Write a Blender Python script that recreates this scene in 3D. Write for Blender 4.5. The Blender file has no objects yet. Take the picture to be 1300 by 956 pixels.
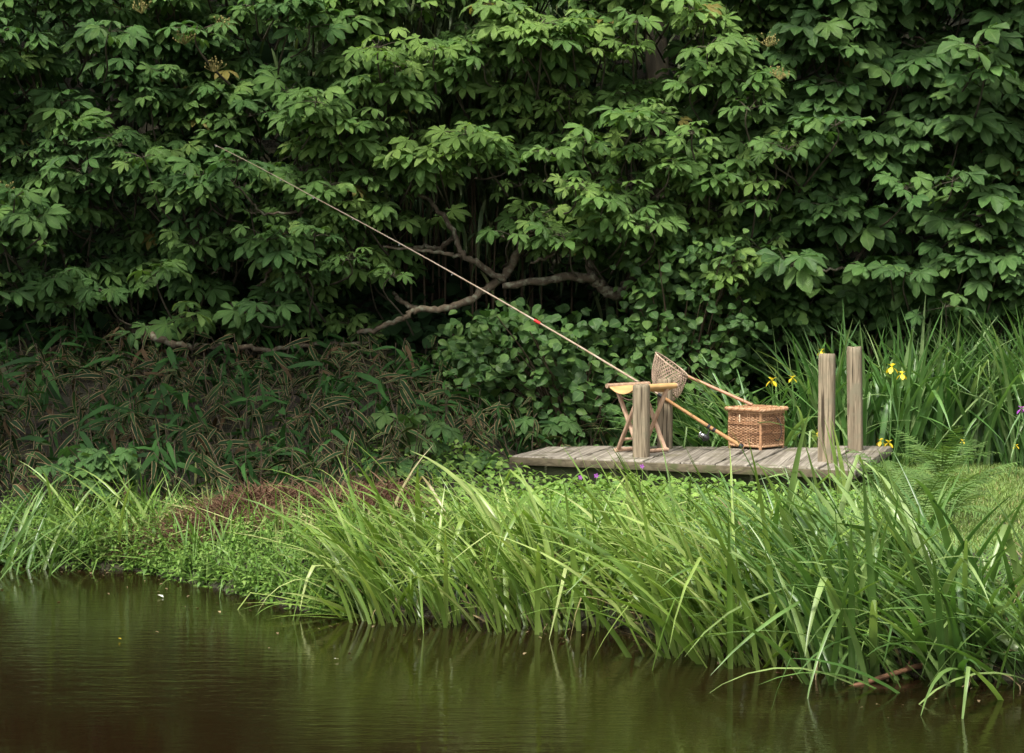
import bpy, math, random
import numpy as np
from mathutils import Vector, Matrix

random.seed(7)
rng = np.random.default_rng(11)
PI = math.pi
scene = bpy.context.scene
COL = scene.collection

# ------------------------------------------------------------------ camera
EYE = 1.75
F = 3000.0                       # focal length in photo pixels (photo is 1300 x 956)
PITCH = math.atan(173 / F)
cam_d = bpy.data.cameras.new('camera')
cam = bpy.data.objects.new('camera', cam_d)
COL.objects.link(cam)
cam.location = (0, 0, EYE)
cam.rotation_euler = (PI / 2 - PITCH, 0, 0)
cam_d.sensor_width = 36
cam_d.lens = F / 1300 * 36
cam_d.clip_start = 0.1
cam_d.clip_end = 600
scene.camera = cam
CP, SP = math.cos(PITCH), math.sin(PITCH)


def P(px, py, Y):
    """world point seen at photo pixel (px, py) at world depth Y"""
    u, v = (px - 650) / F, (478 - py) / F
    t = Y / (CP + v * SP)
    return np.array((u * t, Y, EYE + t * (-SP + v * CP)))


def G(px, py, z):
    """world point seen at photo pixel on the level z"""
    u, v = (px - 650) / F, (478 - py) / F
    t = (z - EYE) / (-SP + v * CP)
    return np.array((u * t, t * (CP + v * SP), z))


# ------------------------------------------------------------------ tagging
def tag(o, label=None, cat=None, group=None, kind=None):
    if label: o['label'] = label
    if cat: o['category'] = cat
    if group: o['group'] = group
    if kind: o['kind'] = kind
    return o


def thing(name, loc, label, cat, group=None, rz=0):
    o = bpy.data.objects.new(name, None)
    COL.objects.link(o)
    o.empty_display_size = 0.1
    o.location = loc
    o.rotation_euler = (0, 0, rz)
    return tag(o, label, cat, group)


# ------------------------------------------------------------------ mesh accumulator
class MB:
    def __init__(s):
        s.v, s.f, s.u, s.n = [], [], [], 0

    def add(s, v, f, u=None):
        v = np.asarray(v, dtype=np.float64).reshape(-1, 3)
        f = np.asarray(f, dtype=np.int64)
        if u is None:
            u = np.zeros((len(v), 2))
        s.v.append(v); s.f.append(f + s.n); s.u.append(np.asarray(u, dtype=np.float64).reshape(-1, 2))
        s.n += len(v)

    def build(s, name, mat, parent=None, smooth=True, origin=(0, 0, 0)):
        V = np.concatenate(s.v) - np.asarray(origin)
        U = np.concatenate(s.u)
        me = bpy.data.meshes.new(name)
        loops, starts, tot, k = [], [], [], 0
        for f in s.f:
            w = f.shape[1]
            loops.append(f.reshape(-1))
            starts.append(np.arange(len(f)) * w + k)
            tot.append(np.full(len(f), w))
            k += f.size
        loops = np.concatenate(loops); starts = np.concatenate(starts); tot = np.concatenate(tot)
        me.vertices.add(len(V)); me.vertices.foreach_set('co', V.astype(np.float32).ravel())
        me.loops.add(len(loops)); me.loops.foreach_set('vertex_index', loops.astype(np.int32))
        me.polygons.add(len(starts))
        me.polygons.foreach_set('loop_start', starts.astype(np.int32))
        me.polygons.foreach_set('loop_total', tot.astype(np.int32))
        if smooth:
            me.polygons.foreach_set('use_smooth', np.ones(len(starts), dtype=bool))
        uv = me.uv_layers.new(name='UVMap')
        uv.data.foreach_set('uv', U[loops].astype(np.float32).ravel())
        me.update(calc_edges=True)
        me.materials.append(mat)
        o = bpy.data.objects.new(name, me)
        COL.objects.link(o)
        if parent is not None:
            o.parent = parent
            inv = parent_matrix(parent).inverted()
            # vertices are given in world space: bring them into the parent's space
            me.transform(inv @ Matrix.Translation(Vector(origin)))
        else:
            o.location = origin
        return o


def parent_matrix(p):
    m = Matrix.LocRotScale(p.location, p.rotation_euler, p.scale)
    if p.parent is not None:
        m = parent_matrix(p.parent) @ m
    return m


def nrm(a):
    a = np.asarray(a, dtype=np.float64)
    return a / (np.linalg.norm(a, axis=-1, keepdims=True) + 1e-12)


def tube(mb, pts, rad, sides=6, cap=True, jitter=0.0, flat=1.0):
    pts = np.asarray(pts, dtype=np.float64)
    n = len(pts)
    rad = np.full(n, rad, dtype=np.float64) if np.isscalar(rad) else np.asarray(rad, dtype=np.float64)
    tan = np.gradient(pts, axis=0); tan = nrm(tan)
    ref = np.array((0, 0, 1.0)) if abs(tan[0][2]) < 0.9 else np.array((1.0, 0, 0))
    a = nrm(np.cross(tan[0], ref))
    A, B = [], []
    for i in range(n):
        a = a - tan[i] * np.dot(a, tan[i]); a = nrm(a)
        A.append(a); B.append(np.cross(tan[i], a))
    A, B = np.array(A), np.array(B)
    th = np.arange(sides) / sides * 2 * PI
    r = rad[:, None] * (1 + (rng.normal(0, jitter, (n, sides)) if jitter else 0))
    v = pts[:, None, :] + (np.cos(th)[None, :, None] * A[:, None, :] + np.sin(th)[None, :, None] * flat * B[:, None, :]) * r[..., None]
    i = np.arange(n - 1)[:, None] * sides; j = np.arange(sides)[None, :]; j2 = (j + 1) % sides
    f = np.stack([i + j, i + j2, i + sides + j2, i + sides + j], -1).reshape(-1, 4)
    u = np.stack(np.broadcast_arrays(np.arange(sides)[None, :] / sides, np.linspace(0, 1, n)[:, None]), -1)
    mb.add(v.reshape(-1, 3), f, u.reshape(-1, 2))
    if cap:
        for k in (0, n - 1):
            c = v[k].mean(0)
            vv = np.vstack([v[k], c])
            ff = [[q, (q + 1) % sides, sides] for q in range(sides)]
            mb.add(vv, ff)


def smooth_path(pts, sub=6):
    """Catmull-Rom through the points"""
    p = np.asarray(pts, dtype=np.float64)
    p = np.vstack([2 * p[0] - p[1], p, 2 * p[-1] - p[-2]])
    out = []
    for i in range(1, len(p) - 2):
        for k in range(sub):
            t = k / sub
            out.append(0.5 * ((2 * p[i]) + (-p[i - 1] + p[i + 1]) * t + (2 * p[i - 1] - 5 * p[i] + 4 * p[i + 1] - p[i + 2]) * t * t
                              + (-p[i - 1] + 3 * p[i] - 3 * p[i + 1] + p[i + 2]) * t ** 3))
    out.append(p[-2])
    return np.array(out)


def hexa(mb, c8):
    """8 corners: bottom 0-3, top 4-7, counter-clockwise"""
    f = [[3, 2, 1, 0], [4, 5, 6, 7], [0, 1, 5, 4], [1, 2, 6, 5], [2, 3, 7, 6], [3, 0, 4, 7]]
    mb.add(np.asarray(c8), f)


def bevel(o, w=0.004, seg=2):
    m = o.modifiers.new('bevel', 'BEVEL'); m.width = w; m.segments = seg; m.limit_method = 'ANGLE'
    return o


def beam(mb, a, b, w, h, up=(0, 0, 1)):
    a, b = np.asarray(a, float), np.asarray(b, float)
    d = nrm(b - a); s = nrm(np.cross(d, up)); t = np.cross(s, d)
    c = []
    for p in (a, b):
        c.append([p - s * w / 2 - t * h / 2, p + s * w / 2 - t * h / 2, p + s * w / 2 + t * h / 2, p - s * w / 2 + t * h / 2])
    hexa(mb, np.array(c).reshape(8, 3))


# ------------------------------------------------------------------ leaves
def frames(fwd, up):
    f = nrm(fwd)
    r = nrm(np.cross(f, up))
    n = np.cross(r, f)
    return np.stack([r, f, n], -1)          # columns


def inst(mb, tpl, R, s, pos):
    v, f, u = tpl
    N = len(pos)
    vv = np.einsum('nij,vj->nvi', R, v) * np.asarray(s).reshape(N, 1, 1) + np.asarray(pos)[:, None, :]
    ff = f[None] + (np.arange(N) * len(v))[:, None, None]
    mb.add(vv.reshape(-1, 3), ff.reshape(-1, f.shape[1]), np.tile(u, (N, 1)))


def leaflet(L, W, ts, ws, fold=0.12, droop=0.25, wav=0.0, tipdrop=0.0):
    """leaflet along +y: three columns of vertices"""
    v, u = [], []
    for k, (t, w) in enumerate(zip(ts, ws)):
        z = -droop * t * t * L - tipdrop * max(0, t - .6) ** 2 * L
        hw = w * W
        e = fold * hw * 2 + wav * hw * (1 if k % 2 else -1)
        v += [(-hw, t * L, z + e), (0, t * L, z), (hw, t * L, z + e)]
        u += [(0, t), (.5, t), (1, t)]
    f = []
    for k in range(len(ts) - 1):
        a = 3 * k
        f += [[a, a + 1, a + 4, a + 3], [a + 1, a + 2, a + 5, a + 4]]
    return np.array(v, float), np.array(f), np.array(u, float)


def palmate(nl, seed, wide=0.21, rows=None):
    r = random.Random(seed)
    span = {5: 200, 6: 230, 7: 268}[nl]
    ts = (0, .25, .5, .7, .86, 1.0)
    ws = (.10, .46, .82, 1.0, .72, .03)
    V, FF, U, n = [], [], [], 0
    for k in range(nl):
        q = k / (nl - 1) * 2 - 1
        a = math.radians(q * span / 2 + r.uniform(-6, 6))
        L = (1 - .42 * abs(q) ** 1.6) * r.uniform(.92, 1.06)
        v, f, u = leaflet(L, L * wide * r.uniform(.9, 1.12), ts, ws, fold=.13 + r.uniform(-.05, .06), droop=r.uniform(.12, .4), wav=.07, tipdrop=.5)
        tilt = r.uniform(-.2, .2)
        ct, st = math.cos(tilt), math.sin(tilt)
        v = v @ np.array([[ct, 0, -st], [0, 1, 0], [st, 0, ct]])
        ca, sa = math.cos(a), math.sin(a)
        v = v @ np.array([[ca, -sa, 0], [sa, ca, 0], [0, 0, 1]])
        v[:3] *= .25
        V.append(v); FF.append(f + n); U.append(u); n += len(v)
    # tie leaflets into one island with small triangles-as-quads at the hub
    hub = []
    for k in range(nl - 1):
        a, b = 18 * k, 18 * (k + 1)
        hub.append([a + 1, a + 2, b + 0, b + 1])
    FF.append(np.array(hub))
    return np.vstack(V), np.vstack(FF), np.vstack(U)


PALM = [palmate(7, 1), palmate(7, 2), palmate(5, 3, .23), palmate(6, 4, .22), palmate(7, 5, .19)]
PALMW = [palmate(7, 11, .26), palmate(5, 12, .29), palmate(6, 13, .27), palmate(7, 14, .25)]


def simple_leaf(kind):
    if kind == 'round':
        return leaflet(1, .46, (0, .12, .35, .6, .82, 1), (.04, .62, 1, .95, .55, .02), fold=.1, droop=.25, wav=.05)
    if kind == 'lance':
        return leaflet(1, .052, (0, .15, .4, .65, .85, 1), (.15, .8, 1, .85, .45, .02), fold=.1, droop=.35)
    if kind == 'small':
        return leaflet(1, .36, (0, .3, .65, 1), (.08, .9, .8, .03), fold=.14, droop=.3)
    if kind == 'nettle':
        return leaflet(1, .26, (0, .25, .6, 1), (.1, 1, .7, .03), fold=.12, droop=.4)


ROUND, LANCE, SMALL, NETTLE = (simple_leaf(k) for k in ('round', 'lance', 'small', 'nettle'))


def blades(mb, base, az, length, width, lean, curv, S=7, kink=0.0, fold=.18, power=1.3, twist=.5, taper=1.0):
    """grass or iris blades as folded ribbons, all arrays of length N"""
    N = len(base)
    base = np.asarray(base, float)
    t = np.linspace(0, 1, S + 1)
    tm = (t[1:] + t[:-1]) / 2
    th = lean[:, None] + curv[:, None] * tm[None, :] ** power
    if kink > 0:
        has = rng.random(N) < kink
        kp = rng.uniform(.45, .85, N)
        ka = rng.uniform(.7, 1.9, N)
        th = th + (has * ka)[:, None] * (tm[None, :] > kp[:, None])
    th = np.clip(th, -2.9, 2.9)
    azs = az[:, None] + rng.normal(0, .18, N)[:, None] * tm[None, :]
    d = np.stack([np.sin(th) * np.cos(azs), np.sin(th) * np.sin(azs), np.cos(th)], -1)
    seg = d * (length / S)[:, None, None]
    c = np.concatenate([np.zeros((N, 1, 3)), np.cumsum(seg, 1)], 1) + base[:, None, :]
    tan = np.concatenate([d[:, :1], (d[:, 1:] + d[:, :-1]) / 2, d[:, -1:]], 1)
    tw = az[:, None] + PI / 2 + (rng.normal(0, twist, N))[:, None] + rng.normal(0, .5, N)[:, None] * t[None, :]
    sd = np.stack([np.cos(tw), np.sin(tw), np.zeros_like(tw)], -1)
    sd = nrm(sd - tan * (sd * tan).sum(-1, keepdims=True))
    nn = np.cross(sd, tan)
    prof = np.where(t < .35, .7 + .3 * t / .35, 1.0) * np.clip((1 - t) / (.62 * taper), 0, 1) ** .75
    prof = np.maximum(prof, .03)
    hw = width[:, None] / 2 * prof[None, :]
    L = c - sd * hw[..., None] + nn * (hw * fold * 2)[..., None]
    Rr = c + sd * hw[..., None] + nn * (hw * fold * 2)[..., None]
    v = np.stack([L, c, Rr], 2)                      # N, S+1, 3, 3
    i = np.arange(S)[:, None] * 3 + np.array([0, 1])[None, :]
    f1 = np.stack([i, i + 1, i + 4, i + 3], -1).reshape(-1, 4)
    f = f1[None] + (np.arange(N) * (S + 1) * 3)[:, None, None]
    u = np.zeros((N, S + 1, 3, 2)); u[..., 0] = np.array([0, .5, 1]); u[..., 1] = t[None, :, None]
    mb.add(v.reshape(-1, 3), f.reshape(-1, 4), u.reshape(-1, 2))
    return c


# ------------------------------------------------------------------ materials
def newmat(name):
    m = bpy.data.materials.new(name)
    m.use_nodes = True
    nt = m.node_tree
    for n in list(nt.nodes): nt.nodes.remove(n)
    out = nt.nodes.new('ShaderNodeOutputMaterial')
    return m, nt, out


def N_(nt, typ, **kw):
    n = nt.nodes.new(typ)
    for k, v in kw.items():
        setattr(n, k, v)
    return n


def ramp(nt, stops, interp='LINEAR'):
    r = nt.nodes.new('ShaderNodeValToRGB')
    cr = r.color_ramp
    cr.interpolation = interp
    while len(cr.elements) < len(stops): cr.elements.new(.5)
    for e, (p, c) in zip(cr.elements, stops):
        e.position = p; e.color = (*c, 1)
    return r


def mixc(nt, a, b, fac, mode='MIX'):
    m = nt.nodes.new('ShaderNodeMix'); m.data_type = 'RGBA'; m.blend_type = mode
    L = nt.links
    for sock, val in ((m.inputs[0], fac), (m.inputs[6], a), (m.inputs[7], b)):
        if hasattr(val, 'is_output'): L.new(val, sock)
        elif isinstance(val, (int, float)): sock.default_value = val
        else: sock.default_value = (*val, 1)
    return m.outputs[2]


def leaf_mat(name, stops, rough=.45, trans=.3, spec=.4, veins=0.0, edge=None, base=None, odd=None, noise=6.0):
    m, nt, out = newmat(name)
    L = nt.links
    geo = N_(nt, 'ShaderNodeNewGeometry')
    r = ramp(nt, stops)
    L.new(geo.outputs['Random Per Island'], r.inputs[0])
    col = r.outputs[0]
    tc = N_(nt, 'ShaderNodeTexCoord')
    nz = N_(nt, 'ShaderNodeTexNoise'); nz.inputs['Scale'].default_value = noise; nz.inputs['Detail'].default_value = 3
    L.new(tc.outputs['Object'], nz.inputs['Vector'])
    rr = ramp(nt, [(.3, (.72, .72, .72)), (.7, (1.22, 1.22, 1.22))])
    L.new(nz.outputs['Fac'], rr.inputs[0])
    col = mixc(nt, col, rr.outputs[0], 1.0, 'MULTIPLY')
    uv = N_(nt, 'ShaderNodeUVMap')
    sep = N_(nt, 'ShaderNodeSeparateXYZ'); L.new(uv.outputs[0], sep.inputs[0])
    ab = N_(nt, 'ShaderNodeMath', operation='SUBTRACT'); L.new(sep.outputs[0], ab.inputs[0]); ab.inputs[1].default_value = .5
    aa = N_(nt, 'ShaderNodeMath', operation='ABSOLUTE'); L.new(ab.outputs[0], aa.inputs[0])
    if edge:                                             # dry leaf margin, a property of this bamboo
        nz2 = N_(nt, 'ShaderNodeTexNoise'); nz2.inputs['Scale'].default_value = 25
        L.new(tc.outputs['Object'], nz2.inputs['Vector'])
        ad = N_(nt, 'ShaderNodeMath', operation='MULTIPLY_ADD'); L.new(nz2.outputs['Fac'], ad.inputs[0]); ad.inputs[1].default_value = .16
        L.new(aa.outputs[0], ad.inputs[2])
        er = ramp(nt, [(.455, (0, 0, 0)), (.52, (1, 1, 1))]); L.new(ad.outputs[0], er.inputs[0])
        col = mixc(nt, col, edge, er.outputs[0])
    if base:
        br = ramp(nt, [(0, (1, 1, 1)), (.28, (0, 0, 0))]); L.new(sep.outputs[1], br.inputs[0])
        col = mixc(nt, col, base, br.outputs[0])
    if odd:                                              # a few dead ones
        gt = N_(nt, 'ShaderNodeMath', operation='MULTIPLY'); L.new(geo.outputs['Random Per Island'], gt.inputs[0]); gt.inputs[1].default_value = 37.0
        fr = N_(nt, 'ShaderNodeMath', operation='FRACT'); L.new(gt.outputs[0], fr.inputs[0])
        g2 = N_(nt, 'ShaderNodeMath', operation='GREATER_THAN'); L.new(fr.outputs[0], g2.inputs[0]); g2.inputs[1].default_value = 1 - odd[1]
        col = mixc(nt, col, odd[0], g2.outputs[0])
    pb = N_(nt, 'ShaderNodeBsdfPrincipled')
    pb.inputs['Roughness'].default_value = rough
    pb.inputs['Specular IOR Level'].default_value = spec
    L.new(col, pb.inputs['Base Color'])
    if veins:
        mr = ramp(nt, [(.0, (1, 1, 1)), (.07, (0, 0, 0))]); L.new(aa.outputs[0], mr.inputs[0])
        pm = mixc(nt, col, (.16, .24, .08), mr.outputs[0])
        L.new(mixc(nt, col, pm, .5), pb.inputs['Base Color'])
        sc = N_(nt, 'ShaderNodeMath', operation='MULTIPLY_ADD'); L.new(aa.outputs[0], sc.inputs[0]); sc.inputs[1].default_value = -1.1
        L.new(sep.outputs[1], sc.inputs[2])
        s2 = N_(nt, 'ShaderNodeMath', operation='MULTIPLY'); L.new(sc.outputs[0], s2.inputs[0]); s2.inputs[1].default_value = 62
        sn = N_(nt, 'ShaderNodeMath', operation='SINE'); L.new(s2.outputs[0], sn.inputs[0])
        bp = N_(nt, 'ShaderNodeBump'); bp.inputs['Strength'].default_value = veins; bp.inputs['Distance'].default_value = .004
        L.new(sn.outputs[0], bp.inputs['Height']); L.new(bp.outputs[0], pb.inputs['Normal'])
    tr = N_(nt, 'ShaderNodeBsdfTranslucent')
    tcol = mixc(nt, col, (1.35, 1.45, .7), 1.0, 'MULTIPLY')
    L.new(tcol, tr.inputs['Color'])
    mx = N_(nt, 'ShaderNodeMixShader'); mx.inputs[0].default_value = trans
    L.new(pb.outputs[0], mx.inputs[1]); L.new(tr.outputs[0], mx.inputs[2])
    L.new(mx.outputs[0], out.inputs[0])
    return m


def wood_mat(name, c1, c2, c3=None, scale=(30, 30, 3), rot=(0, 0, 0), rough=.8, bump=.5, patch=None, coord='Object', vary=.25, cracks=None):
    m, nt, out = newmat(name)
    L = nt.links
    tc = N_(nt, 'ShaderNodeTexCoord')
    mp = N_(nt, 'ShaderNodeMapping'); mp.inputs['Scale'].default_value = scale; mp.inputs['Rotation'].default_value = rot
    mp.inputs['Rotation'].default_value = (0, 0, 0)
    pre = N_(nt, 'ShaderNodeMapping'); pre.inputs['Rotation'].default_value = rot
    L.new(tc.outputs[coord], pre.inputs[0]); L.new(pre.outputs[0], mp.inputs[0])
    oi = N_(nt, 'ShaderNodeObjectInfo')
    ad = N_(nt, 'ShaderNodeVectorMath', operation='ADD'); L.new(mp.outputs[0], ad.inputs[0])
    sc = N_(nt, 'ShaderNodeMath', operation='MULTIPLY'); L.new(oi.outputs['Random'], sc.inputs[0]); sc.inputs[1].default_value = 50
    L.new(sc.outputs[0], ad.inputs[1])
    nz = N_(nt, 'ShaderNodeTexNoise'); nz.inputs['Scale'].default_value = 1; nz.inputs['Detail'].default_value = 6; nz.inputs['Distortion'].default_value = .6
    L.new(ad.outputs[0], nz.inputs['Vector'])
    r = ramp(nt, [(.3, c1), (.7, c2)])
    L.new(nz.outputs['Fac'], r.inputs[0])
    col = r.outputs[0]
    vr = ramp(nt, [(0, (1 - vary,) * 3), (1, (1 + vary,) * 3)]); L.new(oi.outputs['Random'], vr.inputs[0])
    col = mixc(nt, col, vr.outputs[0], 1, 'MULTIPLY')
    if c3 is not None:
        n2 = N_(nt, 'ShaderNodeTexNoise'); n2.inputs['Scale'].default_value = patch or 7; n2.inputs['Detail'].default_value = 5
        L.new(tc.outputs[coord], n2.inputs['Vector'])
        r2 = ramp(nt, [(.5, (0, 0, 0)), (.66, (1, 1, 1))]); L.new(n2.outputs['Fac'], r2.inputs[0])
        col = mixc(nt, col, c3, r2.outputs[0])
    if cracks:                                           # splits along the grain
        cm = N_(nt, 'ShaderNodeMapping'); cm.inputs['Scale'].default_value = cracks; L.new(pre.outputs[0], cm.inputs[0])
        ca = N_(nt, 'ShaderNodeVectorMath', operation='ADD'); L.new(cm.outputs[0], ca.inputs[0]); L.new(sc.outputs[0], ca.inputs[1])
        cn = N_(nt, 'ShaderNodeTexNoise'); cn.inputs['Scale'].default_value = 1; cn.inputs['Detail'].default_value = 2; L.new(ca.outputs[0], cn.inputs['Vector'])
        cr = ramp(nt, [(.33, (.22, .2, .18)), (.41, (1, 1, 1))]); L.new(cn.outputs['Fac'], cr.inputs[0])
        col = mixc(nt, col, cr.outputs[0], 1, 'MULTIPLY')
    pb = N_(nt, 'ShaderNodeBsdfPrincipled'); pb.inputs['Roughness'].default_value = rough
    pb.inputs['Specular IOR Level'].default_value = .25
    L.new(col, pb.inputs['Base Color'])
    bp = N_(nt, 'ShaderNodeBump'); bp.inputs['Strength'].default_value = bump; bp.inputs['Distance'].default_value = .004
    L.new(nz.outputs['Fac'], bp.inputs['Height']); L.new(bp.outputs[0], pb.inputs['Normal'])
    L.new(pb.outputs[0], out.inputs[0])
    return m


def plain(name, c, rough=.6, metal=0.0, spec=.4, nscale=40, var=.3):
    m, nt, out = newmat(name)
    L = nt.links
    tc = N_(nt, 'ShaderNodeTexCoord')
    nz = N_(nt, 'ShaderNodeTexNoise'); nz.inputs['Scale'].default_value = nscale; nz.inputs['Detail'].default_value = 4
    L.new(tc.outputs['Object'], nz.inputs['Vector'])
    r = ramp(nt, [(.3, tuple(x * (1 - var) for x in c)), (.7, tuple(min(1, x * (1 + var)) for x in c))])
    L.new(nz.outputs['Fac'], r.inputs[0])
    pb = N_(nt, 'ShaderNodeBsdfPrincipled')
    pb.inputs['Roughness'].default_value = rough; pb.inputs['Metallic'].default_value = metal
    pb.inputs['Specular IOR Level'].default_value = spec
    L.new(r.outputs[0], pb.inputs['Base Color'])
    L.new(pb.outputs[0], out.inputs[0])
    return m


M = {}
M['chestnut'] = leaf_mat('chestnut_leaf', [(0, (.062, .132, .03)), (.5, (.098, .186, .046)), (.88, (.135, .232, .058)), (1, (.18, .28, .075))], rough=.45, trans=.28, veins=.5, spec=.25, odd=((.2, .17, .045), .007))
M['chestnut_young'] = leaf_mat('young_chestnut_leaf', [(0, (.11, .2, .045)), (.6, (.16, .262, .06)), (1, (.215, .32, .085))], rough=.42, trans=.32, veins=.5, spec=.25)
M['chestnut_dark'] = leaf_mat('dark_chestnut_leaf', [(0, (.045, .105, .029)), (.6, (.072, .155, .041)), (1, (.11, .2, .052))], rough=.48, trans=.25, veins=.5, spec=.25, odd=((.17, .14, .04), .006))
M['chestnut_big'] = leaf_mat('large_chestnut_leaf', [(0, (.045, .10, .028)), (.6, (.068, .14, .038)), (1, (.1, .18, .046))], rough=.45, trans=.26, veins=.5, spec=.28)
M['hazel'] = leaf_mat('round_leaf', [(0, (.035, .085, .02)), (.6, (.055, .122, .028)), (1, (.1, .18, .04))], rough=.45, trans=.28, veins=.4)
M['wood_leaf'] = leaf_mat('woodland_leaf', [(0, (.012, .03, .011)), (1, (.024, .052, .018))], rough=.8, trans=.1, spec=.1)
M['bamboo'] = leaf_mat('bamboo_leaf', [(0, (.05, .09, .03)), (.7, (.08, .12, .045)), (1, (.15, .17, .07))], rough=.5, trans=.2)
M['sasa'] = leaf_mat('striped_bamboo_leaf', [(0, (.009, .022, .008)), (.7, (.016, .038, .012)), (1, (.026, .06, .016))], rough=.65, trans=.1, spec=.08, edge=(.24, .17, .09), odd=((.07, .046, .024), .1))  # leaf colours darkened to carry the shade under the chestnut
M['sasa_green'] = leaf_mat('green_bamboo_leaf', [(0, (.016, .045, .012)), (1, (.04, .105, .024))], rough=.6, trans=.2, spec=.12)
M['drystem'] = plain('dry_stem', (.085, .06, .036), .85, nscale=8)
M['canestem'] = plain('cane_stem', (.08, .06, .038), .85, nscale=8)
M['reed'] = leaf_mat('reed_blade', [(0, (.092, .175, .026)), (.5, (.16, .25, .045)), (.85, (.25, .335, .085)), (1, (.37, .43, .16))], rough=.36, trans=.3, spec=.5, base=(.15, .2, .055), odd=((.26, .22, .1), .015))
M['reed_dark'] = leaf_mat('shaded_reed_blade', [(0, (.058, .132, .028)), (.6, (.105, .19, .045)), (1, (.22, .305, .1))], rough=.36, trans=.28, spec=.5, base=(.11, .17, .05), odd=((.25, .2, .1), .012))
M['iris'] = leaf_mat('iris_blade', [(0, (.06, .15, .034)), (.6, (.115, .225, .06)), (1, (.28, .38, .16))], rough=.38, trans=.3, spec=.5)
M['deadreed'] = leaf_mat('dead_reed', [(0, (.1, .07, .035)), (1, (.26, .2, .1))], rough=.8, trans=.1)
M['grass'] = leaf_mat('grass_blade', [(0, (.12, .2, .04)), (1, (.22, .31, .085))], rough=.5, trans=.3, odd=((.3, .25, .1), .06))
M['cover'] = leaf_mat('ground_cover_leaf', [(0, (.09, .18, .03)), (.6, (.16, .28, .05)), (1, (.25, .37, .08))], rough=.5, trans=.3)
M['weed'] = leaf_mat('weed_leaf', [(0, (.07, .15, .022)), (.6, (.12, .22, .038)), (1, (.2, .3, .07))], rough=.5, trans=.3)
M['fern'] = leaf_mat('fern_frond', [(0, (.075, .15, .035)), (1, (.13, .21, .055))], rough=.55, trans=.3)
M['straw'] = leaf_mat('cut_straw', [(0, (.06, .032, .02)), (.6, (.12, .065, .042)), (1, (.22, .14, .085))], rough=.9, trans=.05, spec=.1)
M['palestalk'] = leaf_mat('pale_cut_stalk', [(0, (.2, .24, .07)), (1, (.38, .38, .16))], rough=.7, trans=.15)
M['bark'] = wood_mat('bark', (.045, .034, .022), (.11, .084, .055), c3=(.16, .16, .11), scale=(24, 24, 16), patch=26, bump=1.0)
M['darkbark'] = wood_mat('dark_bark', (.03, .026, .018), (.085, .07, .048), scale=(30, 30, 6), bump=.9)
M['deck'] = wood_mat('weathered_plank', (.12, .102, .08), (.33, .295, .245), c3=(.14, .125, .085), scale=(48, .8, 48), rot=(0, 0, math.radians(13)), patch=6, bump=.6, vary=.16, cracks=(90, 1.1, 20))
M['edge'] = wood_mat('shaded_mossy_edge_board', (.05, .04, .024), (.135, .11, .07), c3=(.07, .08, .03), scale=(5, 40, 40), patch=11, bump=.7, vary=.12)  # mossy brown; the front face's weaker sky light is put into the colour
M['undersides'] = wood_mat('damp_beam', (.045, .05, .025), (.11, .115, .06), scale=(4, 30, 30), bump=.5)
M['post'] = wood_mat('weathered_post', (.10, .078, .05), (.31, .25, .17), c3=(.17, .15, .1), scale=(75, 75, 3.2), cracks=(95, 95, 2.6), patch=13, bump=.9, vary=.08)
M['stoolwood'] = wood_mat('stool_wood', (.27, .165, .105), (.5, .35, .245), scale=(40, 40, 6), rough=.5, bump=.3)
M['leather'] = plain('tan_canvas', (.46, .28, .115), .65, nscale=14, var=.2)
M['wicker'] = leaf_mat('wicker', [(0, (.15, .07, .032)), (.5, (.33, .175, .088)), (1, (.48, .3, .175))], rough=.5, trans=0, spec=.4, noise=60)
M['wicker_in'] = plain('basket_lining', (.1, .055, .03), .9)
M['strap'] = plain('dark_strap', (.05, .03, .025), .6)
M['peg'] = plain('pale_peg', (.6, .45, .3), .6)
M['rodwood'] = wood_mat('varnished_cane', (.36, .19, .08), (.52, .3, .14), scale=(6, 30, 30), rough=.3, bump=.1)
M['nethandle'] = wood_mat('net_handle', (.24, .115, .065), (.4, .21, .13), scale=(6, 40, 40), rough=.4, bump=.15)
M['rodblank'] = wood_mat('rod_blank', (.36, .25, .16), (.55, .45, .36), scale=(3, 60, 60), rough=.25, bump=.05)
M['red'] = plain('red_whipping', (.62, .03, .03), .4)
M['black'] = plain('black_rubber', (.015, .015, .017), .45)
M['steel'] = plain('reel_steel', (.45, .46, .48), .25, metal=1)
M['cord'] = plain('net_cord', (.36, .26, .19), .9)
M['yellow'] = leaf_mat('yellow_petal', [(0, (.75, .5, .02)), (1, (.85, .66, .05))], rough=.5, trans=.35)
M['purple'] = leaf_mat('purple_petal', [(0, (.26, .05, .36)), (1, (.42, .12, .5))], rough=.5, trans=.3)
M['white'] = leaf_mat('white_petal', [(0, (.6, .6, .5)), (1, (.8, .8, .7))], rough=.6, trans=.2)
M['twigred'] = plain('dead_branch', (.22, .11, .06), .8, nscale=12)
M['nut'] = plain('seed_spike', (.22, .19, .06), .8)

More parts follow.
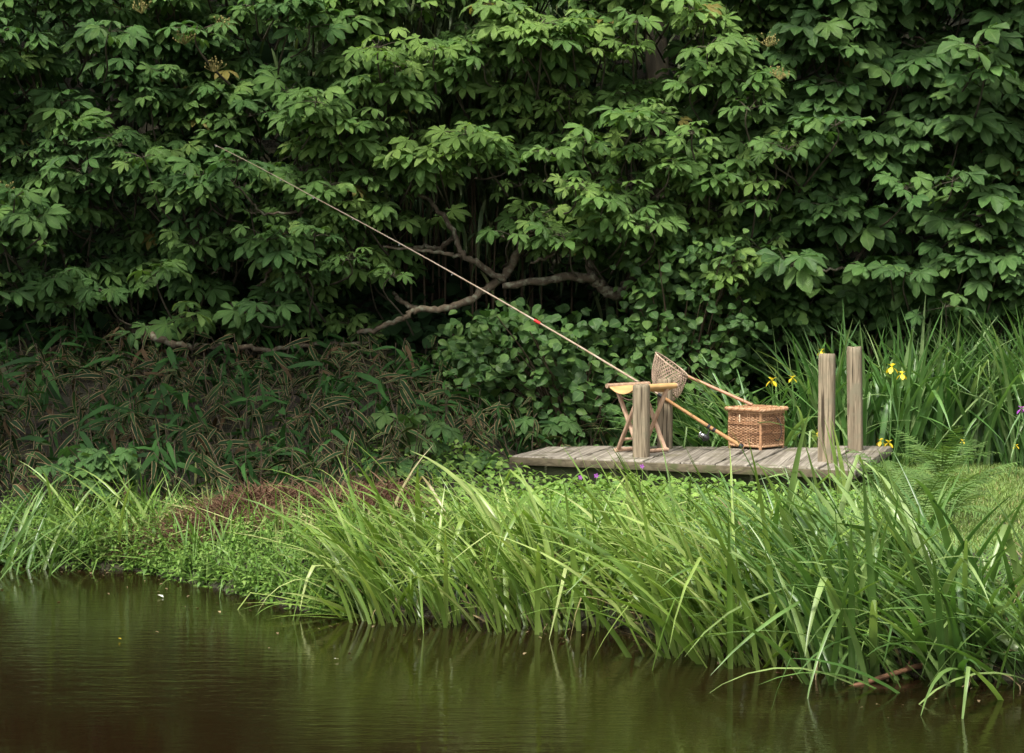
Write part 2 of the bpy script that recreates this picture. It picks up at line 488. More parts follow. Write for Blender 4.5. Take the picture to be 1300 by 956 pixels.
# ground
m, nt, out = newmat('bank_soil'); L = nt.links
tc = N_(nt, 'ShaderNodeTexCoord')
n1 = N_(nt, 'ShaderNodeTexNoise'); n1.inputs['Scale'].default_value = 1.3; n1.inputs['Detail'].default_value = 8
n2 = N_(nt, 'ShaderNodeTexNoise'); n2.inputs['Scale'].default_value = 45; n2.inputs['Detail'].default_value = 6
for n in (n1, n2): L.new(tc.outputs['Object'], n.inputs['Vector'])
r1 = ramp(nt, [(.35, (.024, .017, .01)), (.65, (.035, .036, .014))]); L.new(n1.outputs['Fac'], r1.inputs[0])
r2 = ramp(nt, [(.3, (.5, .5, .5)), (.7, (1.4, 1.4, 1.4))]); L.new(n2.outputs['Fac'], r2.inputs[0])
pb = N_(nt, 'ShaderNodeBsdfPrincipled'); pb.inputs['Roughness'].default_value = .95
L.new(mixc(nt, r1.outputs[0], r2.outputs[0], 1, 'MULTIPLY'), pb.inputs['Base Color'])
bp = N_(nt, 'ShaderNodeBump'); bp.inputs['Distance'].default_value = .03; L.new(n2.outputs['Fac'], bp.inputs['Height']); L.new(bp.outputs[0], pb.inputs['Normal'])
L.new(pb.outputs[0], out.inputs[0])
M['soil'] = m
# water
m, nt, out = newmat('pond_water'); L = nt.links
tc = N_(nt, 'ShaderNodeTexCoord')
mp = N_(nt, 'ShaderNodeMapping'); mp.inputs['Scale'].default_value = (5, 16, 1); L.new(tc.outputs['Object'], mp.inputs[0])
n1 = N_(nt, 'ShaderNodeTexNoise'); n1.inputs['Scale'].default_value = 1; n1.inputs['Detail'].default_value = 4; n1.inputs['Roughness'].default_value = .6
L.new(mp.outputs[0], n1.inputs['Vector'])
bp = N_(nt, 'ShaderNodeBump'); bp.inputs['Distance'].default_value = .0055
L.new(n1.outputs['Fac'], bp.inputs['Height'])
n3 = N_(nt, 'ShaderNodeTexNoise'); n3.inputs['Scale'].default_value = .55; n3.inputs['Detail'].default_value = 2
L.new(tc.outputs['Object'], n3.inputs['Vector'])
r3 = ramp(nt, [(.38, (.12, .12, .12)), (.62, (.8, .8, .8))]); L.new(n3.outputs['Fac'], r3.inputs[0]); L.new(r3.outputs[0], bp.inputs['Strength'])
pb = N_(nt, 'ShaderNodeBsdfPrincipled'); pb.inputs['Roughness'].default_value = .02; pb.inputs['IOR'].default_value = 1.33
pb.inputs['Base Color'].default_value = (.010, .0056, .0022, 1)
L.new(bp.outputs[0], pb.inputs['Normal']); L.new(pb.outputs[0], out.inputs[0])
M['water'] = m

# ------------------------------------------------------------------ terrain and water
SHX = np.array([-60, -8, -4, -2.74, -1.98, -1.55, -.95, -.2, .52, .95, 1.4, 2.0, 3.2, 8, 60])
SHY = np.array([16, 14, 12.9, 12.7, 12.45, 11.9, 11.05, 10.85, 10.6, 9.9, 9.5, 9.3, 8.8, 6, 0])


def shore(x):
    return np.interp(x, SHX, SHY)


def hgt(x, y):
    x = np.asarray(x, float); y = np.asarray(y, float)
    d = y - shore(x)
    h = np.where(d < 0, np.maximum(d * .5, -.9), .21 * (1 - np.exp(-np.maximum(d, 0) / .35)))
    left = np.clip((-x + .3) / 1.2, 0, 1)
    h = h + left * np.clip(y - 13.4, 0, 3.2) * .2
    back = np.clip(y - 16.4, 0, 30)
    h = h + np.minimum(back * .32 + .035 * back ** 2, 14)
    near = np.clip(-y - 2, 0, 6)
    h = np.where(y < -1, np.maximum(h, -.9 + near * .25), h)
    return h + .02 * np.sin(x * 3.1 + y * 1.7) * np.cos(y * 2.3 - x) * (d > 0)


xs = np.unique(np.concatenate([np.linspace(-200, -6, 30), np.linspace(-6, 6, 150), np.linspace(6, 200, 30)]))
ys = np.unique(np.concatenate([np.linspace(-200, -10, 20), np.linspace(-10, 8, 30), np.linspace(8, 18, 140), np.linspace(18, 40, 30), np.linspace(40, 200, 20)]))
X, Y = np.meshgrid(xs, ys)
v = np.stack([X, Y, hgt(X, Y)], -1).reshape(-1, 3)
nx = len(xs)
i = np.arange(len(ys) - 1)[:, None] * nx + np.arange(nx - 1)[None, :]
f = np.stack([i, i + 1, i + nx + 1, i + nx], -1).reshape(-1, 4)
mb = MB(); mb.add(v, f)
tag(mb.build('ground', M['soil']), kind='structure')
mb = MB(); mb.add([(-200, -9, 0), (200, -9, 0), (200, 17, 0), (-200, 17, 0)], [[0, 1, 2, 3]])
tag(mb.build('water', M['water']), kind='structure')

# ------------------------------------------------------------------ jetty
DZ = .40
FL, FR, BL, BR = G(648, 578.5, DZ), G(1087, 596, DZ), G(695, 566.5, DZ), G(1131, 566.5, DZ)
BR[1] -= .02
jet = thing('wooden_jetty', ((FL + BR) / 2 * np.array((1, 1, 0)) + np.array((0, 0, .2))), 'low weathered grey plank jetty with four posts above the bright waterside plants', 'jetty')


def onjet(a, b, z=DZ):
    """a along the length, b from front to back"""
    p = (FL * (1 - a) + FR * a) * (1 - b) + (BL * (1 - a) + BR * a) * b
    return np.array((p[0], p[1], z))


cuts = [0]
while cuts[-1] < .97:
    cuts.append(cuts[-1] + random.uniform(.092, .118))
cuts[-1] = 1.0
for k in range(len(cuts) - 1):
    a0, a1 = cuts[k] + .0026, cuts[k + 1] - .0026
    f0, f1 = random.uniform(-.006, .004), random.uniform(-.012, .02)
    dz = random.uniform(-.006, .005)
    if k == len(cuts) - 2: f1 = .06
    nseg = 6
    mb = MB()
    vv = []
    for s in range(nseg + 1):
        b = f0 + (1 + f1 - f0) * s / nseg
        w = random.uniform(-.0015, .0015)
        for aa, zz in ((a0, DZ - .056 + dz), (a1, DZ - .056 + dz), (a1, DZ + dz + w), (a0, DZ + dz - w)):
            vv.append(onjet(aa, b, zz))
    ff = []
    for s in range(nseg):
        o = 4 * s
        for q in range(4):
            q2 = (q + 1) % 4
            ff.append([o + q, o + q2, o + 4 + q2, o + 4 + q])
    ff += [[3, 2, 1, 0], [4 * nseg, 4 * nseg + 1, 4 * nseg + 2, 4 * nseg + 3]]
    mb.add(vv, ff)
    bevel(mb.build('plank', M['deck'], jet, smooth=False), .005, 2)
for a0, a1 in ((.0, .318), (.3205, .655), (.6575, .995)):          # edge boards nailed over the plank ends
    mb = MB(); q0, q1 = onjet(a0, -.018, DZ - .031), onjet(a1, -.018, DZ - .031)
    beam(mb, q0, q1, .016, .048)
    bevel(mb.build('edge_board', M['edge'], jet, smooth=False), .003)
for b in (.1, .5, .9):
    mb = MB(); beam(mb, onjet(.03, b, DZ - .062 - .06), onjet(.97, b, DZ - .062 - .06), .07, .115)
    bevel(mb.build('beam', M['undersides'], jet, smooth=False), .004)
for a, b in ((.07, .2), (.5, .2), (.93, .2), (.07, .85), (.93, .85)):
    p = onjet(a, b, 0)
    mb = MB(); beam(mb, (p[0], p[1], hgt(p[0], p[1]) - .3), (p[0], p[1], DZ - .06), .09, .09, up=(0, 1, 0))
    bevel(mb.build('leg', M['undersides'], jet, smooth=False), .006)


def post(px, py, h, w, lean, lab):
    p = G(px, py, DZ)
    mb = MB()
    n = 8
    vs = []
    rot = -.28
    prof = [(c * .5, s * .5) for c, s in ((-1, -.82), (-.82, -1), (.82, -1), (1, -.82), (1, .82), (.82, 1), (-.82, 1), (-1, .82))]
    rows = [(-.3, 1), (0, 1)] + [(h * q, 1 + random.uniform(-.012, .012)) for q in (.25, .5, .75, .95)] + [(h * .99, .97), (h, .9)]
    for z, s in rows:
        for c, d in prof:
            x, y = c * w * s, d * w * s
            vs.append((p[0] + x * math.cos(rot) - y * math.sin(rot) + lean * max(z, 0), p[1] + x * math.sin(rot) + y * math.cos(rot), DZ + z + (random.uniform(-.003, .003) if z > h * .9 else 0)))
    ff = [[r * n + q, r * n + (q + 1) % n, (r + 1) * n + (q + 1) % n, (r + 1) * n + q] for r in range(len(rows) - 1) for q in range(n)]
    mb.add(vs, ff)
    top = vs[-n:]
    mb.add(top + [tuple(np.mean(top, 0))], [[q, (q + 1) % n, n] for q in range(n)])
    o = mb.build('post', M['post'], jet, smooth=False)
    # an oblong recess would hide: the post stands on the planks it is notched through
    o['label'] = lab
    return p


pNL = post(814, 580.5, .455, .093, .0, 'short front post standing before the stool')
pFL = post(844, 570.2, .455, .088, .0, 'short rear post under the landing net')
pNR = post(1049, 586, .66, .094, .0, 'tall front post')
pFR = post(1086, 571, .665, .09, -.02, 'tallest post, at the back of the jetty end')

# ------------------------------------------------------------------ folding stool
sc = np.array((.0, 15.02, DZ)); sc[0] = (815 - 650) / F * 15.02
stool = thing('folding_stool', sc, 'wooden folding fishing stool with sagging tan seat on the jetty', 'stool')
ra = math.radians(40)
r_ = np.array((math.cos(ra), math.sin(ra), 0)); s_ = np.array((math.sin(ra), -math.cos(ra), 0))
RL, SW, SF, SH = .285, .255, .19, .425


def spt(a, b, z): return sc + r_ * a + s_ * b + np.array((0, 0, z))


for a in (-RL / 2 + .03, RL / 2 - .03):
    for sg in (-1, 1):
        off = .010 * sg
        mb = MB(); beam(mb, spt(a + off, sg * SF / 2, .006), spt(a + off, -sg * SW / 2, SH - .012), .017, .027, up=r_)
        bevel(mb.build('leg', M['stoolwood'], stool, smooth=False), .003)
for sg in (-1, 1):
    mb = MB(); tube(mb, [spt(-RL / 2, sg * SF / 2 * .97, .016), spt(RL / 2, sg * SF / 2 * .97, .016)], .0125, 10)
    mb.build('stretcher', M['stoolwood'], stool)
mb = MB(); tube(mb, [spt(-RL / 2 + .03, -SF / 2 * .6, .085), spt(RL / 2 - .03, -SF / 2 * .6, .085)], .009, 10)
mb.build('stretcher', M['stoolwood'], stool)
for sg in (-1, 1):
    mb = MB(); tube(mb, [spt(-RL / 2 - .042, sg * SW / 2, SH), spt(RL / 2 + .042, sg * SW / 2, SH)], .015, 12)
    mb.build('seat_rail', M['stoolwood'], stool)
# sling: wraps both rails and sags between them
mb = MB()
na, nb = 14, 19
vv = []
for side in (0, 1):
    for i in range(na + 1):
        a = (-1 + 2 * i / na) * (RL / 2 + .03)
        for j in range(nb + 1):
            q = -1 + 2 * j / nb
            b = q * (SW / 2 + .018)
            sag = -.045 * (1 - q * q) * (1 + .35 * abs(2 * i / na - 1))
            z = SH + .0175 + sag - (.016 if abs(q) > .97 else 0)
            vv.append(spt(a, b, z - side * .005))
W = nb + 1; T = (na + 1) * W
ff = []
for i in range(na):
    for j in range(nb):
        k = i * W + j
        ff.append([k, k + W, k + W + 1, k + 1]); ff.append([T + k, T + k + 1, T + k + W + 1, T + k + W])
for i in range(na):
    for k in (i * W, i * W + nb): ff.append([k, k + W, T + k + W, T + k])
for j in range(nb):
    for k in (j, na * W + j): ff.append([k, k + 1, T + k + 1, T + k])
mb.add(vv, ff)
seat = mb.build('seat', M['leather'], stool)
for sg in (-1, 1):                                  # hem hanging over each rail
    mb = MB(); vv = []
    for i in range(na + 1):
        a = (-1 + 2 * i / na) * (RL / 2 + .03)
        for k in range(7):
            t = -PI * .05 + k / 6 * PI * 1.15
            vv.append(spt(a, sg * SW / 2 + sg * math.sin(t) * .0185, SH + math.cos(t) * .0185))
    mb.add(vv, [[i * 7 + k, i * 7 + k + 1, (i + 1) * 7 + k + 1, (i + 1) * 7 + k] for i in range(na) for k in range(6)])
    mb.build('hem', M['leather'], seat)
mb = MB(); tube(mb, smooth_path([spt(-RL / 2 + .03, -SW / 2 + .02, SH - .05), spt(-RL / 2 + .03, 0, SH - .085), spt(-RL / 2 + .03, SW / 2 - .02, SH - .05)]), .004, 6)
mb.build('cord', M['cord'], stool)

# ------------------------------------------------------------------ wicker basket
bc = np.array(((961 - 650) / F * 15.33, 15.33, DZ))
bask = thing('wicker_basket', bc, 'lidded brown wicker fishing basket on the jetty', 'basket')
ba = math.radians(-42)
bu = np.array((math.cos(ba), math.sin(ba), 0)); bv = np.array((-math.sin(ba), math.cos(ba), 0))
HA, HB = .128, .128                       # half sizes


def bpt(a, b, z): return bc + bu * a + bv * b + np.array((0, 0, z))


def rrect(ha, hb, r, n):
    """rounded rectangle, n points, with outward normals"""
    segs = []
    for cx, cy, a0 in ((ha - r, hb - r, 0), (-ha + r, hb - r, 90), (-ha + r, -hb + r, 180), (ha - r, -hb + r, 270)):
        for q in range(7):
            t = math.radians(a0 + q * 15)
            segs.append((cx + r * math.cos(t), cy + r * math.sin(t), math.cos(t), math.sin(t)))
    segs.append(segs[0]); p = np.array(segs)
    d = np.concatenate([[0], np.cumsum(np.linalg.norm(np.diff(p[:, :2], axis=0), axis=1))])
    s = np.linspace(0, d[-1], n, endpoint=False)
    return np.stack([np.interp(s, d, p[:, k]) for k in range(4)], -1)


def ring_tube(mb, pts, rad, sides=5):
    pts = np.vstack([pts, pts[:1]])
    tube(mb, pts, rad, sides, cap=False)


nst = 52
z0, z1 = .03, .232
rows = 25
body = MB()
for k in range(rows):
    z = z0 + (z1 - z0) * k / (rows - 1)
    bulge = .006 * math.sin(PI * k / (rows - 1))
    n = nst * 4
    p = rrect(HA + bulge, HB + bulge, .03, n)
    ph = PI * (k % 2)
    band = k in (8, 9, 16, 17)
    off = (.0055 if not band else .003) * np.sin(np.arange(n) / n * nst * PI + ph) + (.004 if band else 0)
    pts = np.array([bpt(q[0] + q[2] * o, q[1] + q[3] * o, z + random.uniform(-.0008, .0008)) for q, o in zip(p, off)])
    # broken into rods so that each takes its own tint
    cuts_ = sorted(random.sample(range(n), 4)); cuts_.append(cuts_[0] + n)
    for c0, c1 in zip(cuts_[:-1], cuts_[1:]):
        idx = np.arange(c0, c1 + 1) % n
        tube(body, pts[idx], .0042 * random.uniform(.85, 1.1), 5, cap=True)
for k in range(nst):
    q = rrect(HA + .003, HB + .003, .03, nst)[k]
    tube(body, [bpt(q[0], q[1], z0 - .006), bpt(q[0] + .004 * q[2], q[1] + .004 * q[3], (z0 + z1) / 2), bpt(q[0], q[1], z1 + .012)], .0035, 5)
bd = body.build('body', M['wicker'], bask)
mb = MB()
p = rrect(HA - .007, HB - .007, .03, 40)
vv = [bpt(q[0], q[1], z) for z in (z0, z1) for q in p] + [bpt(0, 0, z0)]
mb.add(vv, [[k, (k + 1) % 40, 40 + (k + 1) % 40, 40 + k] for k in range(40)])
mb.add(vv[:40] + [vv[-1]], [[k, (k + 1) % 40, 40] for k in range(40)])
mb.build('lining', M['wicker_in'], bd)
for z, rr in ((z0 - .007, .0065), (z1 + .008, .0075)):
    mb = MB()
    for ph in (0, PI):
        n = 160
        p = rrect(HA + .003, HB + .003, .03, n)
        a = np.arange(n) / n * 2 * PI * 26 + ph
        ring_tube(mb, np.array([bpt(q[0] + q[2] * .004 * math.cos(t), q[1] + q[3] * .004 * math.cos(t), z + .004 * math.sin(t)) for q, t in zip(p, a)]), rr, 6)
    mb.build('rim', M['wicker'], bd)
for sa, sb in ((1, 1), (1, -1), (-1, 1), (-1, -1)):
    mb = MB()
    tube(mb, [bpt(sa * (HA - .006), sb * (HB - .006), 0), bpt(sa * (HA - .004), sb * (HB - .004), .1), bpt(sa * (HA - .005), sb * (HB - .005), z1 + .01)], .0105, 8, jitter=.03)
    mb.build('corner_post', M['wicker'], bask)
# lid: domed woven top with plaited border
lid = MB()
lz = z1 + .024
n = 200
for k in range(17):
    s = 1 - k / 17
    p = rrect((HA + .018) * s + .004, (HB + .018) * s + .004, max(.004, .035 * s), n)
    off = .0028 * np.sin(np.arange(n) / n * 2 * PI * 26 + PI * (k % 2))
    z = lz + .014 * (1 - s ** 3)
    ring_tube(lid, np.array([bpt(q[0], q[1], z + o) for q, o in zip(p, off)]), .0052, 5)
lo = lid.build('lid', M['wicker'], bask)
mb = MB()
for ph in (0, 2 * PI / 3, 4 * PI / 3):
    n = 200
    p = rrect(HA + .022, HB + .022, .035, n)
    a = np.arange(n) / n * 2 * PI * 22 + ph
    ring_tube(mb, np.array([bpt(q[0] + q[2] * .007 * math.cos(t), q[1] + q[3] * .007 * math.cos(t), lz + .002 + .007 * math.sin(t)) for q, t in zip(p, a)]), .0065, 6)
mb.build('border', M['wicker'], lo)
# carrying strap on the right-hand side, front hasp and peg
mb = MB()
pth = smooth_path([bpt(HA + .006, .03, .21), bpt(HA + .03, .045, .17), bpt(HA + .035, .05, .1), bpt(HA + .02, .04, .055), bpt(HA + .008, .02, .06)], 6)
tube(mb, pth, .008, 6, flat=.45)
mb.build('strap', M['strap'], bask)
mb = MB()
pth = smooth_path([bpt(.03, HB + .006, .21), bpt(.06, HB + .02, .17), bpt(.07, HB + .022, .1), bpt(.04, HB + .008, .06)], 6)
tube(mb, pth, .008, 6, flat=.45)
mb.build('strap', M['strap'], bask)
mb = MB(); tube(mb, [bpt(-.03 + .0, -HB - .012, .175), bpt(-.03, -HB - .014, .225)], .005, 7)
mb.build('peg', M['peg'], bask)

# ------------------------------------------------------------------ fishing rod
def rodY(px): return 15.10 + (944 - px) / 109 * .10 if px > 835 else 15.20 + (835 - px) / 562 * .45


rp = [(944, 568.5), (900, 541.5), (845, 506.5), (815, 488), (740, 442.5), (682, 408.5), (600, 361), (500, 305), (400, 251), (330, 213), (273, 184)]
rodpts = np.array([P(x, y, rodY(x)) for x, y in rp])
rod = thing('fishing_rod', rodpts[0] - np.array((0, 0, .012)), 'long fishing rod propped on the stool, tip rising far to the upper left', 'fishing rod')
RP = smooth_path(rodpts, 8)
rd = np.concatenate([[0], np.cumsum(np.linalg.norm(np.diff(RP, axis=0), axis=1))])


def along(d): return np.array([np.interp(d, rd, RP[:, k]) for k in range(3)])


RT = rd[-1]
mb = MB(); dd = np.linspace(0, .62, 14); tube(mb, [along(d) for d in dd], .0135 - .0035 * dd / .62, 10); mb.build('handle', M['rodwood'], rod)
mb = MB(); dd = np.linspace(.62, RT, 50); tube(mb, [along(d) for d in dd], .0076 - .0055 * ((dd - .62) / (RT - .62)) ** .85, 8); mb.build('blank', M['rodblank'], rod)
mb = MB(); tube(mb, [along(d) for d in (-.0, .012, .028, .034)], [.012, .017, .017, .0138], 10); mb.build('butt_cap', M['black'], rod)
for d in (.222, .262):
    mb = MB(); tube(mb, [along(d - .009), along(d + .009)], .0152, 10); mb.build('whipping', M['black'], rod)
mb = MB(); tube(mb, [along(.6), along(.65)], .0118, 10); mb.build('ferrule', M['black'], rod)
dred = float(np.interp(-682, [-x for x, y in rp], [np.interp(P(x, y, rodY(x))[0], RP[::-1, 0], rd[::-1]) for x, y in rp]))
mb = MB(); tube(mb, [along(dred - .022), along(dred + .022)], .0098, 10)
o = mb.build('whipping', M['red'], rod); o['label'] = 'red thread whipping'
for d in (1.25, 1.75, 2.2, 2.6, 2.95, 3.25, 3.5, RT - .01):
    if d > RT: continue
    c = along(d); t = nrm(along(min(d + .02, RT)) - along(d - .02)); dn = nrm(np.array((0, 0, -1)) - t * -t[2])
    sd = np.cross(t, dn); rr = .0105 - .0016 * d
    cc = c + dn * (rr + .006)
    mb = MB(); th = np.linspace(0, 2 * PI, 13)
    tube(mb, [cc + (dn * math.cos(a) + sd * math.sin(a)) * rr for a in th], .0016, 5, cap=False)
    tube(mb, [c - t * .014, cc - dn * rr], .0013, 4); tube(mb, [c + t * .014, cc - dn * rr], .0013, 4)
    mb.build('line_guide', M['steel'], rod)
# spinning reel hanging under the handle
rc = along(.245); t = nrm(along(.275) - along(.215)); dn = nrm(np.array((0, 0, -1.0)) - t * -t[2]); sd = np.cross(t, dn)
mb = MB()
tube(mb, [rc - t * .03 + dn * .012, rc + t * .03 + dn * .012], .006, 8)
tube(mb, [rc + dn * .012, rc + dn * .04 - t * .004, rc + dn * .062 - t * .006], [.006, .005, .008], 8)
tube(mb, [rc + dn * .07 - t * .028, rc + dn * .07 - t * .02, rc + dn * .07 + t * .008, rc + dn * .07 + t * .014], [.008, .018, .019, .014], 12)
reel = mb.build('reel', M['black'], rod)
mb = MB(); tube(mb, [rc + dn * .07 + t * q for q in (.014, .018, .02, .036, .038, .044, .046)], [.02, .021, .014, .014, .021, .021, .01], 14); mb.build('spool', M['steel'], reel)
mb = MB(); th = np.linspace(-1.7, 1.7, 11); tube(mb, [rc + dn * (.07 + .028 * math.cos(a)) + sd * .026 * math.sin(a) + t * (.022 + .012 * math.cos(a)) for a in th], .002, 6); mb.build('bail', M['steel'], reel)
mb = MB(); tube(mb, [rc + dn * .07, rc + dn * .07 - sd * .034, rc + dn * .072 - sd * .04, rc + dn * .1 - sd * .042], [.004, .004, .0035, .003], 6)
tube(mb, [rc + dn * .1 - sd * .036, rc + dn * .1 - sd * .062], [.006, .008], 8); mb.build('crank', M['black'], reel)

# ------------------------------------------------------------------ landing net
h1 = P(873, 477.5, 15.47)                      # where handle meets the hoop
h0 = P(955, 514.8, 15.30)                      # handle end lying on the basket lid
h0[2] = DZ + lz + .014 + .0125
net = thing('landing_net', h0, 'knotted brown landing net with long reddish wooden handle lying on the basket lid', 'landing net')
mb = MB(); tube(mb, [h0, h0 * .5 + h1 * .5, h1], [.0105, .0105, .0095], 10); mb.build('handle', M['nethandle'], net)
top = P(832.5, 447.5, 15.5)
U = top - h1; ulen = np.linalg.norm(U); U = U / ulen
Wv = nrm(np.array((.12, -1.0, -.22)) - U * np.dot(np.array((.12, -1.0, -.22)), U))
Dn = np.cross(U, Wv); Dn = Dn * np.sign(-Dn[2])          # bag side of the hoop
hc = h1 + U * ulen / 2
th = np.linspace(0, 2 * PI, 41)


def hoop(a): return hc + U * (ulen / 2) * math.cos(a) + Wv * .125 * math.sin(a) * (1 - .15 * math.cos(a))


mb = MB(); tube(mb, [hoop(a) for a in th], .0048, 8, cap=False); mb.build('hoop', M['cord'], net)
bagdir = nrm(Dn * .6 + np.array((-.02, 0, -.75)))
nn_, mm = 34, 15


def bag(a, t):
    p = hoop(a)
    s = math.sqrt(max(0, 1 - (t * .93) ** 2.6))
    q = hc + (p - hc) * s
    q = q + bagdir * .205 * t + np.array((0, 0, -.02)) * t * t
    return q + np.array((.002 * math.sin(9 * a + 5 * t), .003 * math.cos(7 * a), 0))


mb = MB()
for k in range(nn_):
    for sg in (1, -1):
        pts = [bag(2 * PI * (k + sg * .5 * q) / nn_, q / mm) for q in range(mm + 1)]
        tube(mb, pts, .0026, 4, cap=False)
mb.build('mesh_bag', M['cord'], net)

# ------------------------------------------------------------------ chestnut trees
GAPS = [(330, 65, 50, 42), (45, 150, 28, 50), (130, 118, 42, 18), (302, 355, 52, 40), (565, 28, 70, 24), (560, 135, 62, 34), (600, 255, 62, 70), (630, 345, 75, 30),
        (530, 365, 55, 42), (850, 60, 32, 70), (1105, 95, 34, 80), (1200, 290, 34, 58), (868, 300, 26, 40), (1085, 335, 70, 24), (715, 372, 90, 40), (440, 210, 25, 18),
        (180, 300, 24, 15), (75, 315, 26, 40), (245, 205, 24, 10), (395, 275, 24, 12), (940, 80, 18, 22), (1180, 30, 40, 30), (30, 330, 30, 40), (690, 130, 15, 30), (765, 350, 62, 36), (590, 322, 92, 58), (500, 392, 62, 42), (690, 352, 80, 40), (535, 262, 34, 34), (640, 330, 60, 60), (838, 62, 40, 66)]


def bottom(px):
    return np.interp(px, [-100, 40, 110, 200, 330, 460, 500, 600, 700, 780, 900, 1000, 1100, 1200, 1400], [375, 385, 420, 438, 432, 425, 380, 352, 340, 372, 385, 418, 400, 415, 400])


def ingap(px, py, k):
    return any(((px - a) / (c * k)) ** 2 + ((py - b) / (d * k)) ** 2 < 1 for a, b, c, d in GAPS)


def owner(px):
    q = px + random.uniform(-45, 45)
    return 'left' if q < 370 else ('mid' if q < 965 else 'right')


clusters = {'left': [], 'mid': [], 'right': []}
# three depths of shoots in the part of the crowns the bank sees, then the crowns above
spots_done = []
for _ in range(7000):                                   # outermost layer: drooping tiers of several shoots
    cx, cy = random.uniform(-120, 1420), random.uniform(-60, 430)
    if any(((cx - a) / 74) ** 2 + ((cy - b) / 46) ** 2 < 1 for a, b in spots_done): continue
    spots_done.append((cx, cy))
    nm = owner(cx); Yd = random.uniform(15.98, 16.75); hw = random.uniform(34, 66); sl = random.uniform(-22, 22)
    for k in range(random.randint(7, 10)):
        dx = random.uniform(-1, 1)
        px, py = cx + dx * hw, cy + 24 * dx * dx + sl * dx + random.uniform(-20, 30)
        if py > bottom(px) - 8 or ingap(px, py, .85): continue
        Yk = Yd + abs(dx) * .1 + random.uniform(0, .22)
        clusters[nm].append((P(px, py, Yk), Yk))
for (Y0, Y1, md, gk, tries) in ((16.9, 17.6, 44, .66, 5000), (17.8, 19.0, 58, .42, 2500)):
    pts = []
    for _ in range(tries):
        px, py = random.uniform(-120, 1420), random.uniform(-70, 440)
        if py > bottom(px) - 14 or ingap(px, py, gk): continue
        if ((px - 836) / 30) ** 2 + ((py - 66) / 55) ** 2 < 1: continue
        if any((px - a) ** 2 + ((py - b) * 1.25) ** 2 < md * md for a, b in pts): continue
        pts.append((px, py))
        Yd = random.uniform(Y0, Y1)
        clusters[owner(px)].append((P(px, py, Yd), Yd))
# explicit bright shoots that reach out furthest
for px, py, Yd in ((745, 180, 15.95), (800, 150, 15.9), (850, 215, 15.95), (700, 195, 15.95), (770, 260, 15.9), (820, 290, 15.95), (730, 240, 15.9), (300, 205, 15.95), (420, 235, 16.1), (400, 300, 16.05),
                   (440, 330, 16.05), (180, 200, 16), (45, 280, 15.9), (20, 250, 15.9), (140, 40, 15.9), (250, 40, 15.9), (480, 60, 15.9), (560, 200, 16.1), (1060, 160, 15.9), (1000, 190, 15.95), (950, 140, 15.95), (900, 60, 15.95),
                   (880, 170, 15.9), (1000, 340, 15.95), (1150, 240, 16), (1210, 230, 16.0), (1250, 90, 15.8), (1240, 60, 15.8), (1200, 390, 16.1), (1150, 350, 16.1), (556, 212, 16.1), (652, 300, 16.2), (500, 352, 16.2), (712, 300, 16.2), (200, 350, 16.05), (240, 400, 16.1), (130, 370, 16.1), (330, 395, 16.1)):
    clusters[owner(px)].append((P(px, py, Yd), Yd))
NV = {k: len(c) for k, c in clusters.items()}
# upper crowns above the picture, with added forward leaves that shade slope and corners
for nm, x0, x1, yf, cnt in (('left', -5.4, -1.3, 11.6, 300), ('left', -5.2, -1.0, 15.6, 170), ('mid', -1.6, 2.0, 16.4, 170), ('right', 1.7, 5.0, 15.1, 200)):
    for _ in range(cnt):
        x, y = random.uniform(x0, x1), (random.uniform(yf, 13.9) if yf < 12 else random.uniform(yf, 21))
        zmin = EYE + .118 * y + .12
        clusters[nm].append((np.array((x, y, random.uniform(zmin + .2, zmin + 2.4))), y))


def crown_mesh(cl, tpls, size, nvis):
    """leaves in whorls round the shoot tips"""
    mb, tw, yg = MB(), MB(), MB()
    data = {k: [] for k in range(2 * len(tpls))}
    for ci, (c, Yd) in enumerate(cl):
        vis = ci < nvis
        n = random.randint(7, 11) if vis else 7
        young = len(tpls) if (vis and Yd < 16.8 and random.random() < .3) else 0
        a0 = random.uniform(0, 2 * PI)
        size_c = size * random.uniform(.72, 1.28)
        spread = random.uniform(.8, 1.2)
        tilt = np.array((random.uniform(-.2, .2), random.uniform(-1.25, -.35), 1.0))
        for k in range(n):
            a = a0 + k / n * 2 * PI * 1.62 + random.uniform(-.25, .25)
            el = random.uniform(-.15, .5) if vis else random.uniform(-.6, .6)
            rad = np.array((math.cos(a) * math.cos(el), math.sin(a) * math.cos(el), math.sin(el)))
            pl = random.uniform(.06, .16) * spread * size / .11
            pos = c + rad * pl + np.array((0, 0, random.uniform(-.05, .05)))
            droop = random.uniform(-.05, .5)
            fwd = nrm(rad * np.array((1, 1, .3)) + np.array((0, 0, -droop)))
            up = nrm(tilt + rad * .5 + np.array((random.gauss(0, .3), random.gauss(0, .3), 0)))
            s = size_c * random.uniform(.8, 1.15) * (1 if vis else 1.5)
            data[random.randrange(len(tpls)) + young].append((fwd, up, s, pos))
            if vis and Yd < 17:
                tube(tw, [c, c * .45 + pos * .55 + np.array((0, 0, .012)), pos], [.0025, .002, .0015], 3, cap=False)
        if vis:
            e = c + np.array((random.uniform(-.18, .18), random.uniform(.3, .6), random.uniform(-.45, -.1)))
            tube(tw, smooth_path([c + np.array((0, 0, .03)), c + np.array((random.gauss(0, .03), .06, -.09)), (c + e) / 2 + np.array((0, 0, -.07)), e], 3), np.linspace(.004, .009, 10), 4, cap=False)
    for k, d in data.items():
        if not d: continue
        fwd, up, s, pos = (np.array(q) for q in zip(*d))
        inst(yg if k >= len(tpls) else mb, tpls[k % len(tpls)], frames(fwd, up), s, pos)
    return mb, tw, yg


